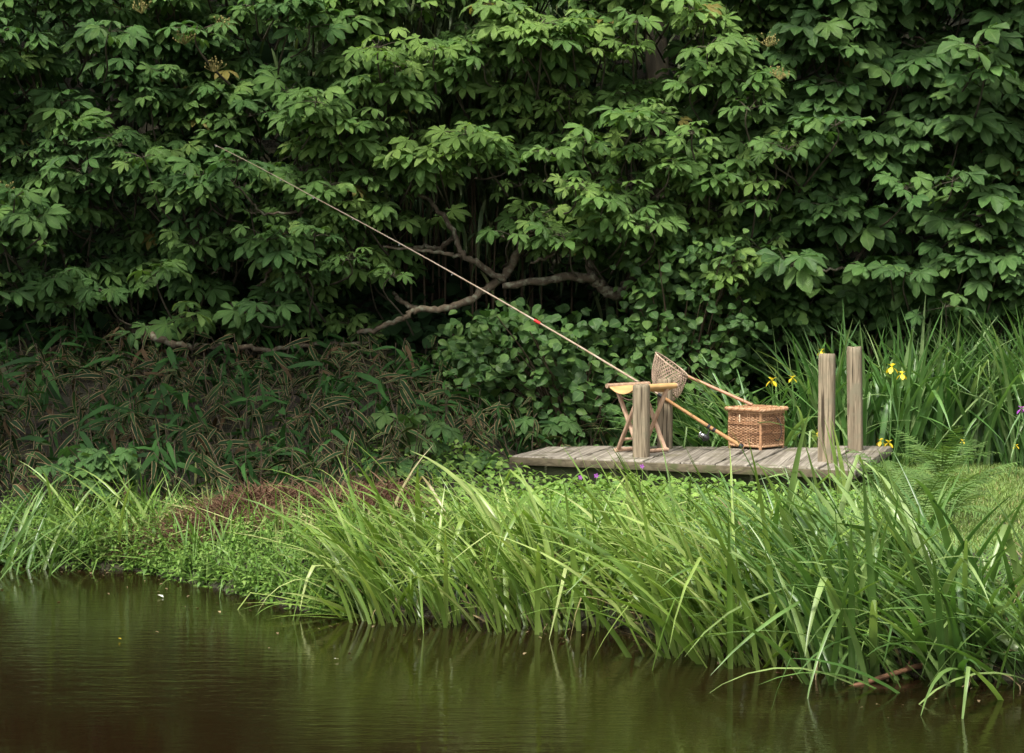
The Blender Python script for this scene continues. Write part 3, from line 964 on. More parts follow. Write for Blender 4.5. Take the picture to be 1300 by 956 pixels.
def branch(parent, pts, r0, r1, mat='bark'):
    """pts: (px, py, Y)"""
    p = smooth_path([P(*q) for q in pts], 7)
    p[1:-1] += rng.normal(0, .006, (len(p) - 2, 3))
    mb = MB(); tube(mb, p, np.linspace(r0, r1, len(p)) * (1 + .1 * np.sin(np.arange(len(p)) * 1.9)), 9, jitter=.05)
    return mb.build('branch', M[mat], parent)


def trunk(parent, pts, r0, r1, mat='bark'):
    p = smooth_path(pts, 7); p[0][2] -= .3
    mb = MB(); tube(mb, p, np.linspace(r0, r1, len(p)), 14, jitter=.035)
    return mb.build('trunk', M[mat], parent)


def gz(x, y): return float(hgt(x, y))


TREES = {}
TREES['mid'] = thing('chestnut_tree', (1.0, 18.2, gz(1.0, 18.2)), 'sprawling chestnut tree with pale lichened low branches above the stool', 'tree', 'chestnut trees along the bank')
TREES['left'] = thing('chestnut_tree', (-3.0, 18.6, gz(-3.0, 18.6)), 'dark leafy chestnut tree overhanging the bamboo slope behind the rod tip', 'tree', 'chestnut trees along the bank')
TREES['right'] = thing('chestnut_tree', (3.1, 18.4, gz(3.1, 18.4)), 'broad leaved chestnut tree in shade above the tall iris clump', 'tree', 'chestnut trees along the bank')
t = TREES['mid']
trunk(t, [(1.0, 18.2, gz(1, 18.2)), tuple(P(835, 190, 18.1)), tuple(P(836, 104, 18)), tuple(P(829, 20, 18)), tuple(P(815, -60, 18)), tuple(P(840, -260, 18.2))], .12, .05, 'darkbark')
branch(t, [(838, 250, 18.1), (828, 320, 17.3), (806, 352, 16.8), (783, 374, 16.6), (759, 361, 16.55), (746, 352, 16.5), (698, 355, 16.45), (638, 363, 16.45)], .06, .024)
branch(t, [(757, 360, 16.55), (750, 335, 16.7), (752, 300, 16.9), (735, 262, 17.0)], .035, .018)
branch(t, [(700, 258, 17.2), (666, 305, 16.7), (644, 345, 16.55), (622, 364, 16.5), (591, 383, 16.45), (560, 392, 16.4), (531, 393, 16.4), (515, 402, 16.4), (479, 418, 16.45), (455, 422, 16.5)], .034, .016)
branch(t, [(640, 356, 16.45), (607, 335, 16.4), (587, 322, 16.4), (571, 288, 16.45), (547, 256, 16.5), (519, 240, 16.5), (485, 226, 16.6)], .024, .011)
branch(t, [(590, 326, 16.42), (559, 321, 16.4), (525, 317, 16.4), (487, 313, 16.45)], .016, .008)
branch(t, [(578, 300, 16.5), (555, 315, 16.6), (527, 314, 16.65), (490, 330, 16.8)], .02, .01)
branch(t, [(712, 312, 16.5), (698, 326, 16.45), (674, 333, 16.4)], .016, .009)
branch(t, [(660, 306, 16.8), (640, 300, 16.8), (616, 296, 16.8)], .016, .01)
branch(t, [(531, 393, 16.45), (510, 384, 16.5), (500, 372, 16.7)], .02, .012)
branch(t, [(775, 300, 16.6), (760, 268, 16.5), (742, 240, 16.4)], .03, .012)
branch(t, [(950, 60, 16.9), (915, 75, 16.7), (885, 95, 16.5), (868, 110, 16.6)], .02, .008)
t = TREES['left']
trunk(t, [(-3.0, 18.6, gz(-3, 18.6)), tuple(P(125, 250, 18.5)), tuple(P(150, 120, 18.3)), tuple(P(140, -20, 18.3)), tuple(P(160, -250, 18.5))], .12, .05, 'darkbark')
branch(t, [(120, 160, 18), (135, 120, 17.5), (148, 95, 17), (165, 70, 16.8)], .035, .012, 'darkbark')
branch(t, [(90, 400, 18.3), (150, 415, 17.2), (190, 426, 16.5), (220, 437, 16.4), (256, 440, 16.4), (311, 440, 16.4), (348, 444, 16.4), (400, 437, 16.5), (470, 436, 16.6)], .03, .012)
branch(t, [(360, 322, 16.6), (335, 326, 16.6), (311, 329, 16.55), (290, 337, 16.5), (268, 348, 16.5)], .017, .006)
branch(t, [(365, 326, 16.7), (345, 340, 16.6), (335, 358, 16.6), (318, 368, 16.6)], .014, .006)
branch(t, [(355, 372, 16.6), (330, 388, 16.5), (305, 398, 16.5), (292, 385, 16.5)], .012, .006)
branch(t, [(60, 260, 17), (85, 215, 16.6), (102, 205, 16.5), (150, 225, 16.4), (205, 195, 16.4)], .013, .006)
branch(t, [(5, 192, 16.7), (25, 175, 16.6), (38, 150, 16.6), (60, 130, 16.7)], .014, .008)
branch(t, [(85, 340, 17), (72, 300, 16.7), (66, 270, 16.6)], .014, .008)
branch(t, [(385, 270, 16.3), (335, 270, 16.2), (318, 255, 16.1), (293, 228, 16.0)], .01, .005)
t = TREES['right']
trunk(t, [(3.1, 18.4, gz(3.1, 18.4)), tuple(P(1180, 250, 18.4)), tuple(P(1165, 100, 18.3)), tuple(P(1190, -60, 18.3)), tuple(P(1180, -250, 18.5))], .11, .05, 'darkbark')
branch(t, [(1040, -10, 17), (1022, 40, 16.7), (1008, 50, 16.5), (985, 55, 16.4)], .02, .008, 'darkbark')
branch(t, [(1062, 20, 17), (1082, 60, 16.8), (1098, 90, 16.7), (1128, 102, 16.7)], .016, .006)
branch(t, [(1098, 92, 16.7), (1110, 104, 16.7), (1125, 110, 16.7)], .01, .005)
branch(t, [(1160, 45, 16.7), (1172, 52, 16.6), (1185, 64, 16.5)], .009, .006)
branch(t, [(1100, 312, 16.7), (1080, 338, 16.5), (1050, 343, 16.4), (1030, 350, 16.4)], .012, .007)
branch(t, [(925, 140, 16.7), (935, 160, 16.6), (920, 178, 16.5), (900, 184, 16.5)], .012, .006)
branch(t, [(965, 210, 16.3), (968, 240, 16.3), (978, 280, 16.4)], .008, .006)
for nm, tp, size, mat in (('mid', PALM, .118, 'chestnut'), ('left', PALM, .122, 'chestnut_dark'), ('right', PALMW, .145, 'chestnut_big')):
    a, b, c = crown_mesh(clusters[nm], tp, size, NV[nm])
    a.build('crown', M[mat], TREES[nm])
    if nm != 'right': c.build('young_leaves', M['chestnut_young' if nm == 'mid' else 'chestnut'], TREES[nm])
    else: c.build('young_leaves', M['chestnut_dark'], TREES[nm])
    tag(b.build('twigs', M['darkbark'], TREES[nm]), kind='stuff')
# flower remains on the shoots
for px, py, nm in ((180, 8, 'left'), (235, 47, 'left'), (285, 28, 'left'), (272, 82, 'left'), (5, 238, 'left'), (975, 50, 'right'), (990, 92, 'right')):
    mb = MB(); c = P(px, py, 15.85)
    for _ in range(26):
        q = c + np.array((random.gauss(0, .03), random.gauss(0, .03), random.gauss(0, .018)))
        tube(mb, [q, q + np.array((0, 0, .006)), q + np.array((0, 0, .012))], [.002, .007, .002], 5)
        tube(mb, [c - np.array((0, 0, .05)), q], .0012, 3, cap=False)
    mb.build('seed_head', M['nut'], TREES[nm])

# ------------------------------------------------------------------ woodland behind everything
mb = MB()
n = 16000
pos = np.stack([rng.uniform(-7, 7, n), rng.uniform(19.2, 23, n), np.zeros(n)], -1)
pos[:, 2] = hgt(pos[:, 0], pos[:, 1]) + rng.uniform(.05, 5.5, n) * rng.random(n) ** .5
fw = rng.normal(0, 1, (n, 3)); fw[:, 2] = -np.abs(fw[:, 2]) * .5; up = rng.normal(0, .5, (n, 3)) + np.array((0, -.6, .9))
inst(mb, ROUND, frames(fw, up), rng.uniform(.08, .18, n), pos)
n = 9000
pos = np.stack([rng.uniform(-6, 5, n), rng.uniform(16.7, 19.4, n), np.zeros(n)], -1)
pos[:, 2] = hgt(pos[:, 0], pos[:, 1]) + rng.uniform(.02, .4, n) ** 1.3
fw = rng.normal(0, 1, (n, 3)); fw[:, 2] = -np.abs(fw[:, 2]) * .5; up = rng.normal(0, .5, (n, 3)) + np.array((0, -.6, .9))
inst(mb, ROUND, frames(fw, up), rng.uniform(.06, .13, n), pos)
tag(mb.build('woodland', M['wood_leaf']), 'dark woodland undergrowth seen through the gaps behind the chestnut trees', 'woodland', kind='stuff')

# tall bamboo hanging behind the mid chestnut
bam = thing('bamboo_clump', (-.35, 17.9, gz(-.35, 17.9)), 'tall clump of narrow leaved bamboo hanging behind the pale chestnut branches', 'bamboo')
mb, lf = MB(), MB()
fwl, upl, sl, pl = [], [], [], []
for k in range(46):
    bx = -.35 + random.gauss(0, .55); by = 17.75 + random.uniform(-.35, .5)
    h = random.uniform(1.6, 3.2); ln = random.uniform(-.5, .5)
    p = smooth_path([(bx, by, gz(bx, by) - .1), (bx + ln * .1, by - .05, gz(bx, by) + h * .5), (bx + ln * .5, by - .3, gz(bx, by) + h * .9), (bx + ln, by - .6, gz(bx, by) + h)], 5)
    tube(mb, p, np.linspace(.009, .003, len(p)), 5, cap=False)
    for _ in range(95):
        q = p[random.randint(4, len(p) - 1)] + np.array((random.gauss(0, .12), random.gauss(0, .1), random.gauss(0, .12)))
        a = random.uniform(0, 2 * PI)
        fwl.append((math.cos(a) * .5, math.sin(a) * .5, random.uniform(-1.3, -.2))); upl.append((math.cos(a), math.sin(a) - .3, .5)); sl.append(random.uniform(.16, .3)); pl.append(q)
inst(lf, LANCE, frames(np.array(fwl), np.array(upl)), np.array(sl), np.array(pl))
tag(mb.build('canes', M['drystem'], bam), kind='stuff'); lf.build('foliage', M['bamboo'], bam)

# ------------------------------------------------------------------ round-leaved shrubs
def shrub(label, px0, px1, py0, py1, Y0, Y1, n, size, base, mat='hazel', shape=None, palm=0):
    root = thing('leafy_shrub', (base[0], base[1], gz(*base)), label, 'shrub', 'round leaved shrubs behind the jetty')
    fw, up, s, pos = [], [], [], []
    st = MB()
    b = np.array((base[0], base[1], gz(*base)))
    k = 0
    while k < n:
        px, py = random.uniform(px0, px1), random.uniform(py0, py1)
        if shape and not shape(px, py): continue
        c = P(px, py, random.uniform(Y0, Y1))
        if c[2] < gz(c[0], c[1]) + .03: k += 1; continue
        if k % 6 == 0:
            tube(st, smooth_path([b + np.array((random.gauss(0, .12), random.gauss(0, .1), -.05)), (b * .5 + c * .5) + np.array((0, .05, .12)), c], 4), np.linspace(.009, .003, 9), 4, cap=False)
        for _ in range(random.randint(4, 6)):
            a = random.uniform(0, 2 * PI)
            fw.append((math.cos(a), math.sin(a) - .35, random.uniform(-.9, .05)))
            up.append((random.gauss(0, .35), random.uniform(-1.0, -.25), random.uniform(.45, 1.1)))
            s.append(size * random.uniform(.55, 1.25)); pos.append(c + np.array((random.gauss(0, .06), random.gauss(0, .06), random.gauss(0, .05))))
        k += 1
    mb = MB(); inst(mb, ROUND, frames(np.array(fw), np.array(up)), np.array(s), np.array(pos))
    mb.build('foliage', M[mat], root); tag(st.build('stems', M['drystem'], root), kind='stuff')
    return root


shrub('round leaved green shrub growing behind the stool at the left jetty end', 560, 860, 370, 575, 15.9, 17.0, 520, .078, (.45, 16.3),
      shape=lambda x, y: y < np.interp(x, [560, 640, 700, 860], [470, 545, 575, 575]) and y > np.interp(x, [560, 640, 760, 860], [415, 395, 405, 400]))
shrub('round leaved shrub with pale young leaves between stool and basket, left of the iris', 800, 960, 300, 540, 15.95, 17.0, 380, .07, (1.15, 16.4))
shrub('shaded round leaved shrub behind the tall posts, under the broad leaved chestnut', 940, 1330, 330, 480, 16.6, 17.6, 340, .085, (2.4, 17.0), mat='chestnut_big')

# ------------------------------------------------------------------ striped dwarf bamboo on the left slope
mb, mg, st = MB(), MB(), MB()
fw, up, s, pos = [], [], [], []
fg, ug, sg_, pg = [], [], [], []
for k in range(900):
    x = random.uniform(-4.2, .75); y = random.uniform(13.3, 16.9)
    if x > -.6 and y < 14.6 + (x + .6) * 1.1: continue
    if y < shore(x) + .55: continue
    h = random.uniform(.12, .42) * float(np.interp(y, [13.3, 14.5, 17], [1.1, 1.0, .75]))
    b = np.array((x, y, gz(x, y)))
    tip = b + np.array((random.gauss(0, .09), random.gauss(-.03, .09), h))
    tube(st, [b, (b + tip) / 2 + np.array((random.gauss(0, .02), random.gauss(0, .02), 0)), tip], [.004, .0036, .0025], 3, cap=False)
    green = random.random() < .3
    for q in range(random.randint(5, 8)):
        a = random.uniform(0, 2 * PI)
        dst = (fg, ug, sg_, pg) if green else (fw, up, s, pos)
        dst[0].append((math.cos(a), math.sin(a) - .25, random.uniform(-.8, .7))); dst[1].append((random.gauss(0, .6), random.gauss(-.2, .6), 1))
        dst[2].append(random.uniform(.08, .19)); dst[3].append(tip * random.uniform(.93, 1.0) + b * 0 if False else tip + np.array((0, 0, -random.uniform(0, h * .55))))
LW = leaflet(1, .088, (0, .15, .4, .65, .85, 1), (.2, .85, 1, .85, .5, .03), fold=.08, droop=.8)
inst(mb, LW, frames(np.array(fw), np.array(up)), np.array(s), np.array(pos))
inst(mg, LW, frames(np.array(fg), np.array(ug)), np.array(sg_) * 1.3, np.array(pg))
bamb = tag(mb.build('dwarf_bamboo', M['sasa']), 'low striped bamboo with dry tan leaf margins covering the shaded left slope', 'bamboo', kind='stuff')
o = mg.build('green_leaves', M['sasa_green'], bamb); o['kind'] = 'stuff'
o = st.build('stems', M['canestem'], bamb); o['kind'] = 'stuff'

# chestnut seedlings low on the bank
def seedling(px, py, Yd, n, size, wpx, hpx, label, mat='chestnut_dark'):
    c0 = P(px, py + hpx, Yd); bz = gz(c0[0], Yd)
    root = thing('chestnut_sapling', (c0[0], Yd, bz), label, 'sapling', 'chestnut saplings on the bank')
    lf, st = MB(), MB()
    d = {k: [] for k in range(len(PALMW))}
    for _ in range(n):
        t = P(px + random.gauss(0, wpx * .5), py + random.gauss(0, hpx * .45), Yd + random.uniform(-.15, .15)); t[2] = max(t[2], bz + .06)
        a = random.uniform(0, 2 * PI)
        d[random.randrange(len(PALMW))].append(((math.cos(a), math.sin(a) - .5, -.35), (random.gauss(0, .25), -.45, 1), size * random.uniform(.8, 1.2), t))
        tube(st, smooth_path([(c0[0], Yd, bz - .02), ((c0[0] + t[0]) / 2, (Yd + t[1]) / 2 + .04, t[2] * .7 + bz * .3), tuple(t)], 3), .003, 4, cap=False)
    for k, q in d.items():
        if q:
            f_, u_, s_q, p_ = (np.array(z) for z in zip(*q)); inst(lf, PALMW[k], frames(f_, u_), s_q, p_)
    lf.build('foliage', M[mat], root); tag(st.build('stems', M['drystem'], root), kind='stuff')


seedling(125, 588, 13.2, 60, .085, 62, 26, 'bushy blue green chestnut sapling by the left shore tuft')
seedling(533, 540, 14.5, 20, .12, 42, 32, 'chestnut sapling alone on the dry bamboo slope left of the jetty', 'chestnut_big')
seedling(500, 600, 14.1, 14, .12, 40, 20, 'low chestnut sapling behind the brown clippings heap, left of the jetty end')
seedling(600, 590, 14.6, 14, .1, 45, 15, 'small chestnut sapling close beside the left jetty end', 'chestnut_big')
seedling(690, 545, 15.7, 10, .1, 40, 15, 'chestnut sapling just behind the left jetty end under the shrub', 'chestnut_big')

# ------------------------------------------------------------------ reeds
def reed_group(mb, n, fx, fy, length, width, azm, azs, lean=(.05, .5), curv=(.3, 1.5), kink=.12, S=8, zoff=-.02, uni=.2):
    x, y = fx(n), fy
    y = y(x)
    az = np.where(rng.random(n) < uni, rng.uniform(0, 2 * PI, n), rng.normal(azm, azs, n))
    base = np.stack([x, y, np.maximum(hgt(x, y), -.1) + zoff], -1)
    return blades(mb, base, az, rng.uniform(*length, n), rng.uniform(*width, n), rng.uniform(*lean, n), rng.uniform(*curv, n), S=S, kink=kink)


U = lambda a, b: (lambda n: rng.uniform(a, b, n))
SHR = lambda a, b: (lambda x: shore(x) + rng.uniform(a, b, len(x)))
mb = MB()
reed_group(mb, 330, U(-.8, .9), SHR(-.05, .75), (.36, .76), (.014, .03), PI, .75, lean=(.0, .8), curv=(.3, 2.1), kink=.2)
reed_group(mb, 225, U(.6, 1.3), SHR(.0, .9), (.36, .78), (.014, .03), PI, .85, lean=(.0, .9), curv=(.3, 2.1), kink=.2)
reed_group(mb, 90, U(-.7, 1.3), SHR(-.05, .5), (.65, .92), (.026, .038), PI, .6, lean=(.1, .7), curv=(.5, 1.6), kink=.3, S=10)
tag(mb.build('reed_bed', M['reed']), 'bright green sedge bed along the water in front of the jetty', 'reeds', kind='stuff')
mb = MB()
reed_group(mb, 950, U(-.9, 1.3), SHR(0, 1.1), (.15, .38), (.006, .014), PI, 1.0, kink=.05, S=5, uni=.4)
tag(mb.build('short_grass', M['reed_dark']), 'short darker grass growing between the bright sedge stems', 'grass', kind='stuff')
mb = MB()
reed_group(mb, 190, U(1.95, 2.9), SHR(.0, 1.0), (.35, .62), (.016, .03), PI, .9, lean=(.3, 1.2), curv=(.3, 1.3), kink=.15)
reed_group(mb, 480, U(1.05, 1.95), SHR(.0, 1.4), (.42, .8), (.016, .032), PI * .95, .8, lean=(.2, 1.0), curv=(.3, 1.3), kink=.15, uni=.22)
reed_group(mb, 850, U(1.05, 2.9), SHR(0, 1.5), (.15, .4), (.008, .016), PI, 1.0, kink=.05, S=5, uni=.4)
reed_group(mb, 80, U(1.1, 2.2), SHR(-.05, .6), (.75, 1.05), (.028, .042), PI, .8, lean=(.1, .8), curv=(.4, 1.5), kink=.3, S=10)
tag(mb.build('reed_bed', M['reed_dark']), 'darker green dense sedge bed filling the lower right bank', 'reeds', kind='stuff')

mb = MB()
reed_group(mb, 520, U(-.85, 2.6), SHR(-.08, .5), (.1, .4), (.006, .016), PI, 1.4, lean=(.3, 1.5), curv=(.2, 1.6), kink=.3, S=5, uni=.6)
tag(mb.build('dead_stalks', M['deadreed']), 'dry brown dead stalks at the foot of the sedge along the water', 'dead stalks', kind='stuff')


def clump(px, py, n, length, width, azm, azs, label, mat='reed', sp=.09, lean=(.05, .6), curv=(.3, 1.5), kink=.15, z=0.0, uni=.15, name='sedge_clump', group='sedge clumps at the water edge'):
    p = G(px, py, z)
    root = thing(name, (p[0], p[1], max(gz(p[0], p[1]), -.05)), label, 'reed clump', group)
    mb = MB()
    reed_group(mb, n, lambda k: p[0] + rng.normal(0, sp, k), lambda x: p[1] + rng.normal(0, sp * .8, len(x)), length, width, azm, azs, lean, curv, kink, uni=uni)
    mb.build('blades', M[mat], root)


clump(490, 790, 26, (.7, 1.05), (.018, .028), PI, .5, 'leftmost upright sedge clump standing in the water, tips swept left', sp=.07)
clump(470, 780, 16, (.5, .8), (.016, .026), PI, .5, 'low sprawling sedge tuft lying out over the water at the clippings end', lean=(.9, 1.4), curv=(.1, .5), sp=.06)
clump(568, 792, 22, (.6, .95), (.018, .028), PI, .5, 'narrow sedge clump between the leftmost clump and the bent white tipped blade', sp=.06)
clump(655, 800, 24, (.65, 1.0), (.018, .03), PI, .6, 'sedge clump at the water below the left jetty end', sp=.07)
clump(715, 800, 24, (.65, 1.0), (.02, .032), PI, .6, 'broad bladed sedge clump at the water straight below the jetty leg and stool', sp=.07)
clump(885, 830, 40, (.75, 1.1), (.022, .034), PI * 1.03, .6, 'sedge clump with long arching blades reaching left over open water', sp=.09)
clump(960, 845, 40, (.8, 1.15), (.024, .036), PI, .8, 'tall sedge clump with one broad upright blade below the wicker basket', sp=.09)
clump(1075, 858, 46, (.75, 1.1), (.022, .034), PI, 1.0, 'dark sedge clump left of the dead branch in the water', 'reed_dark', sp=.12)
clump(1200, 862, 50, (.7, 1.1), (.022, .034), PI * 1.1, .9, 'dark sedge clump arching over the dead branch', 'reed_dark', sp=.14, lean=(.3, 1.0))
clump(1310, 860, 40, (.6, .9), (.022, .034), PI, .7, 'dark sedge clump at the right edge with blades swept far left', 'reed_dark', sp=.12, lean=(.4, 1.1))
clump(160, 705, 34, (.4, .75), (.014, .024), PI * .9, .7, 'sedge tuft on the left shore arching left over weeds', sp=.12, lean=(.3, .9), curv=(.3, 1.2), z=.05)
clump(20, 712, 60, (.45, .8), (.012, .022), .2, 1.0, 'shaded sedge tuft at the far left shore', 'reed_dark', sp=.18, lean=(.2, .9), z=.05)
clump(1062, 640, 6, (.45, .62), (.02, .03), PI * .8, .6, 'upright sword leaved tuft in front of the tall front post', 'reed', sp=.05, lean=(0, .25), curv=(0, .3), z=.24, kink=0, uni=0)

# ------------------------------------------------------------------ iris clumps behind the jetty
def flower(root, c, mat, s=.055, name='flower'):
    s = s * .8
    mb = MB()
    fw, up, ss = [], [], []
    a0 = random.uniform(0, 2 * PI)
    for k in range(3):
        a = a0 + k * 2 * PI / 3
        fw.append((math.cos(a), math.sin(a), -.25)); up.append((math.cos(a) * .3, math.sin(a) * .3, 1)); ss.append(s)
        fw.append((math.cos(a + 1) * .5, math.sin(a + 1) * .5, 1)); up.append((-math.cos(a + 1), -math.sin(a + 1), .5)); ss.append(s * .7)
    tp = leaflet(1, .32, (0, .25, .5, .75, 1), (.25, .45, .9, 1, .3), fold=.05, droop=.6)
    inst(mb, tp, frames(np.array(fw), np.array(up)), np.array(ss), np.array([c] * 6))
    o = mb.build(name, M[mat], root)
    st = MB(); b = np.array((c[0] + random.gauss(0, .05), c[1] + .05, gz(c[0], c[1])))
    tube(st, [b, (b + c) / 2 + np.array((.01, 0, .03)), c], [.005, .004, .004], 5); st.build('stem', M['iris'], o)


def iris(px, Yd, n, sp, length_, azm, azs, label, flowers=(), lean=(.02, .3), curv=(.1, 1.2), kink=.3, mat='iris', width=(.028, .044)):
    x0 = (px - 650) / F * Yd; length = (length_[0] * 1.08, length_[1] * 1.12)
    root = thing('iris_clump', (x0, Yd, gz(x0, Yd)), label, 'iris', 'iris clumps behind the jetty')
    mb = MB()
    reed_group(mb, int(n * .8), lambda k: x0 + rng.normal(0, sp, k), lambda x: Yd + rng.normal(0, sp * .6, len(x)), length, width, azm, azs, lean, curv, kink, uni=.25)
    mb.build('blades', M[mat], root)
    for (fx, fy, fd, mt, s) in flowers: flower(root, P(fx, fy, fd), mt, s)


iris(985, 15.95, 150, .16, (.6, 1.0), PI, .8, 'pale arching iris clump behind the basket with blades sweeping left', [(980, 483, 15.7, 'yellow', .06), (1006, 480, 15.75, 'yellow', .045), (1043, 446, 15.8, 'yellow', .05)], lean=(.2, .8), curv=(.6, 1.7), width=(.022, .036))
iris(1060, 16.0, 120, .14, (.75, 1.05), PI, 1.0, 'iris clump directly behind the two tall posts', [(1040, 548, 15.6, 'yellow', .045)])
iris(1150, 16.05, 170, .17, (.75, 1.08), 0, 1.6, 'upright iris clump right of the tall posts with two yellow blooms', [(1132, 466, 15.6, 'yellow', .065), (1145, 475, 15.6, 'yellow', .055), (1118, 560, 15.5, 'yellow', .05), (1128, 562, 15.5, 'yellow', .05)])
iris(1235, 16.15, 190, .17, (.75, 1.1), 0, 1.6, 'tall dense iris clump between the two bloom clump and the right edge', [(1290, 566, 15.3, 'yellow', .03), (1222, 560, 15.3, 'yellow', .03)])
iris(1330, 16.0, 190, .17, (.85, 1.2), PI, .9, 'tallest iris clump at the right edge beside a purple bloom', [(1297, 519, 15.2, 'purple', .05)])
iris(1180, 16.4, 110, .2, (.8, 1.1), 0, 1.6, 'rear iris row rising in shade behind the front iris clumps', lean=(.02, .3))
iris(935, 15.7, 150, .15, (.65, 1.0), PI * .9, .6, 'pale iris clump reaching left behind the landing net and basket', lean=(.2, .9), curv=(.4, 1.5), width=(.02, .034))

# ------------------------------------------------------------------ ferns
def fern(px, py, z, n, L, label):
    p = G(px, py, z)
    root = thing('fern', (p[0], p[1], gz(p[0], p[1])), label, 'fern', 'ferns by the right end of the jetty')
    mb = MB()
    for k in range(n):
        a = k / n * 2 * PI + random.uniform(-.3, .3)
        l = L * random.uniform(.7, 1.15)
        S = 24
        th = random.uniform(.25, .8) + np.linspace(0, 1, S + 1) ** 1.2 * random.uniform(.8, 1.4)
        d = np.stack([np.sin(th) * math.cos(a), np.sin(th) * math.sin(a), np.cos(th)], -1) * l / S
        c = np.cumsum(d, 0) + np.array((p[0], p[1], gz(p[0], p[1])))
        tube(mb, c, np.linspace(.003, .001, S + 1), 3, cap=False)
        side = np.array((-math.sin(a), math.cos(a), 0))
        for q in range(4, S):
            t = q / S
            pl = l * .24 * math.sin(PI * min(1, (1 - t) * 1.05 + .02)) ** .8 * (1 if t > .3 else t / .3 * .6 + .4)
            for sg in (-1, 1):
                pl_ = pl; pl = pl * random.uniform(.8, 1.1)
                dr = nrm(side * sg + nrm(d[q]) * .45 + np.array((random.gauss(0, .08), random.gauss(0, .08), -.12 + random.gauss(0, .12))))
                wv = nrm(d[q]) * l / S * .38
                vs, us = [], []
                m_ = 7
                for e in range(m_ + 1):
                    w = (1 - e / m_) * (1.0 if e % 2 == 0 else .45) + .04
                    cc = c[q] + dr * pl * e / m_ + np.array((0, 0, -.12 * pl * (e / m_) ** 2))
                    vs += [cc - wv * w, cc + wv * w]; us += [(0, e / m_), (1, e / m_)]
                pl = pl_
                mb.add(vs, [[2 * e, 2 * e + 1, 2 * e + 3, 2 * e + 2] for e in range(m_)], us)
    mb.build('fronds', M['fern'], root)


fern(1150, 650, .22, 15, .46, 'pale feathery fern nearest the right end of the jetty')
fern(1195, 615, .22, 14, .46, 'fern behind the pale one, before the upright iris clump')
fern(1205, 660, .22, 14, .46, 'fern at the edge of the small lawn on the right')
fern(1128, 622, .22, 10, .3, 'small fern tucked against the jetty end under the tall rear post')
fern(1165, 680, .2, 14, .48, 'lowest fern, half hidden by the dark sedge')
fern(1172, 586, .25, 10, .42, 'fern sprig at the foot of the iris behind the jetty corner')

# ------------------------------------------------------------------ ground cover, lawn, weeds
mb = MB()
n = 11000
x = rng.uniform(-.9, 2.1, n); y = rng.uniform(11.0, 15.2, n)
k = (y > shore(x) + .25) & ~((x > -.05) & (y > 14.75 - .36 * x))
x, y = x[k], y[k]; n = len(x)
hh = .02 + .09 * rng.random(n) ** 2 + .07 * np.clip(np.sin(x * 5) * np.cos(y * 4), 0, 1) * rng.random(n) * (y < 13)
pos = np.stack([x, y, hgt(x, y) + hh], -1)
a = rng.uniform(0, 2 * PI, n)
fw = np.stack([np.cos(a), np.sin(a), rng.uniform(-.5, .3, n)], -1); up = rng.normal(0, .35, (n, 3)) + np.array((0, -.3, 1))
inst(mb, SMALL, frames(fw, up), rng.uniform(.022, .055, n), pos)
tag(mb.build('ground_cover', M['cover']), 'yellow green low leafy ground cover in front of the jetty', 'ground cover', kind='stuff')
# lawn
mb = MB(); n = 60000
x = rng.uniform(1.9, 3.8, n); y = rng.uniform(11.5, 16.2, n)
az = rng.uniform(0, 2 * PI, n)
blades(mb, np.stack([x, y, hgt(x, y)], -1), az, rng.uniform(.02, .05, n), rng.uniform(.004, .007, n), rng.uniform(0, 1.2, n), rng.uniform(0, .8, n), S=2)
tag(mb.build('lawn', M['grass']), 'short pale mown grass beyond the ferns on the right', 'grass', kind='stuff')


def weeds(n, fx, fy, hr, size, name, mat, label, lf=NETTLE):
    fw, up, s, pos = [], [], [], []
    st = MB()
    for _ in range(n):
        x = fx(); y = fy(x)
        z = gz(x, y)
        if z < -.04: continue
        if name == 'bank_weeds' and abs(x + 1.42) < .42 and y > 12.32 - (x + 1.42) * .3 and random.random() < .9: continue
        h = random.uniform(*hr); dx, dy = random.gauss(0, .25) * h, random.gauss(-.05, .25) * h
        b = np.array((x, y, z)); tip = b + np.array((dx, dy, h))
        tube(st, [b, (b + tip) / 2 + np.array((random.gauss(0, .01), 0, 0)), tip], [.0025, .002, .001], 3, cap=False)
        m_ = max(3, int(h / .028))
        for q in range(m_):
            t = .2 + .8 * q / m_; c = b + (tip - b) * t; a = q * PI / 2 + random.uniform(-.3, .3)
            for e in (0, PI):
                fw.append((math.cos(a + e), math.sin(a + e), random.uniform(-.4, .4))); up.append((0, -.25, 1)); s.append(size * random.uniform(.6, 1.2) * (1.1 - .5 * t)); pos.append(c)
    mb = MB(); inst(mb, lf, frames(np.array(fw), np.array(up)), np.array(s), np.array(pos))
    o = tag(mb.build(name, M[mat]), label, 'weeds', kind='stuff')
    tag(st.build('stems', M[mat], o), kind='stuff')


weeds(1000, lambda: random.uniform(-3.2, -.65), lambda x: float(shore(x)) + (random.uniform(-.06, .12) if random.random() < .3 else random.uniform(0, .8)), (.04, .2), .043, 'bank_weeds', 'weed', 'bright leafy weeds spilling over the left bank into the pond')
weeds(260, lambda: random.uniform(-.3, 2.0), lambda x: random.uniform(12.0, 13.6 - .1 * x), (.05, .17), .042, 'wild_herbs', 'cover', 'yellow green herbs growing up under the front edge of the jetty')
weeds(260, lambda: random.uniform(-.9, 2.6), lambda x: float(shore(x)) + random.uniform(.05, 1.0), (.06, .26), .05, 'waterside_herbs', 'weed', 'leafy herbs among the sedge stems at the water')
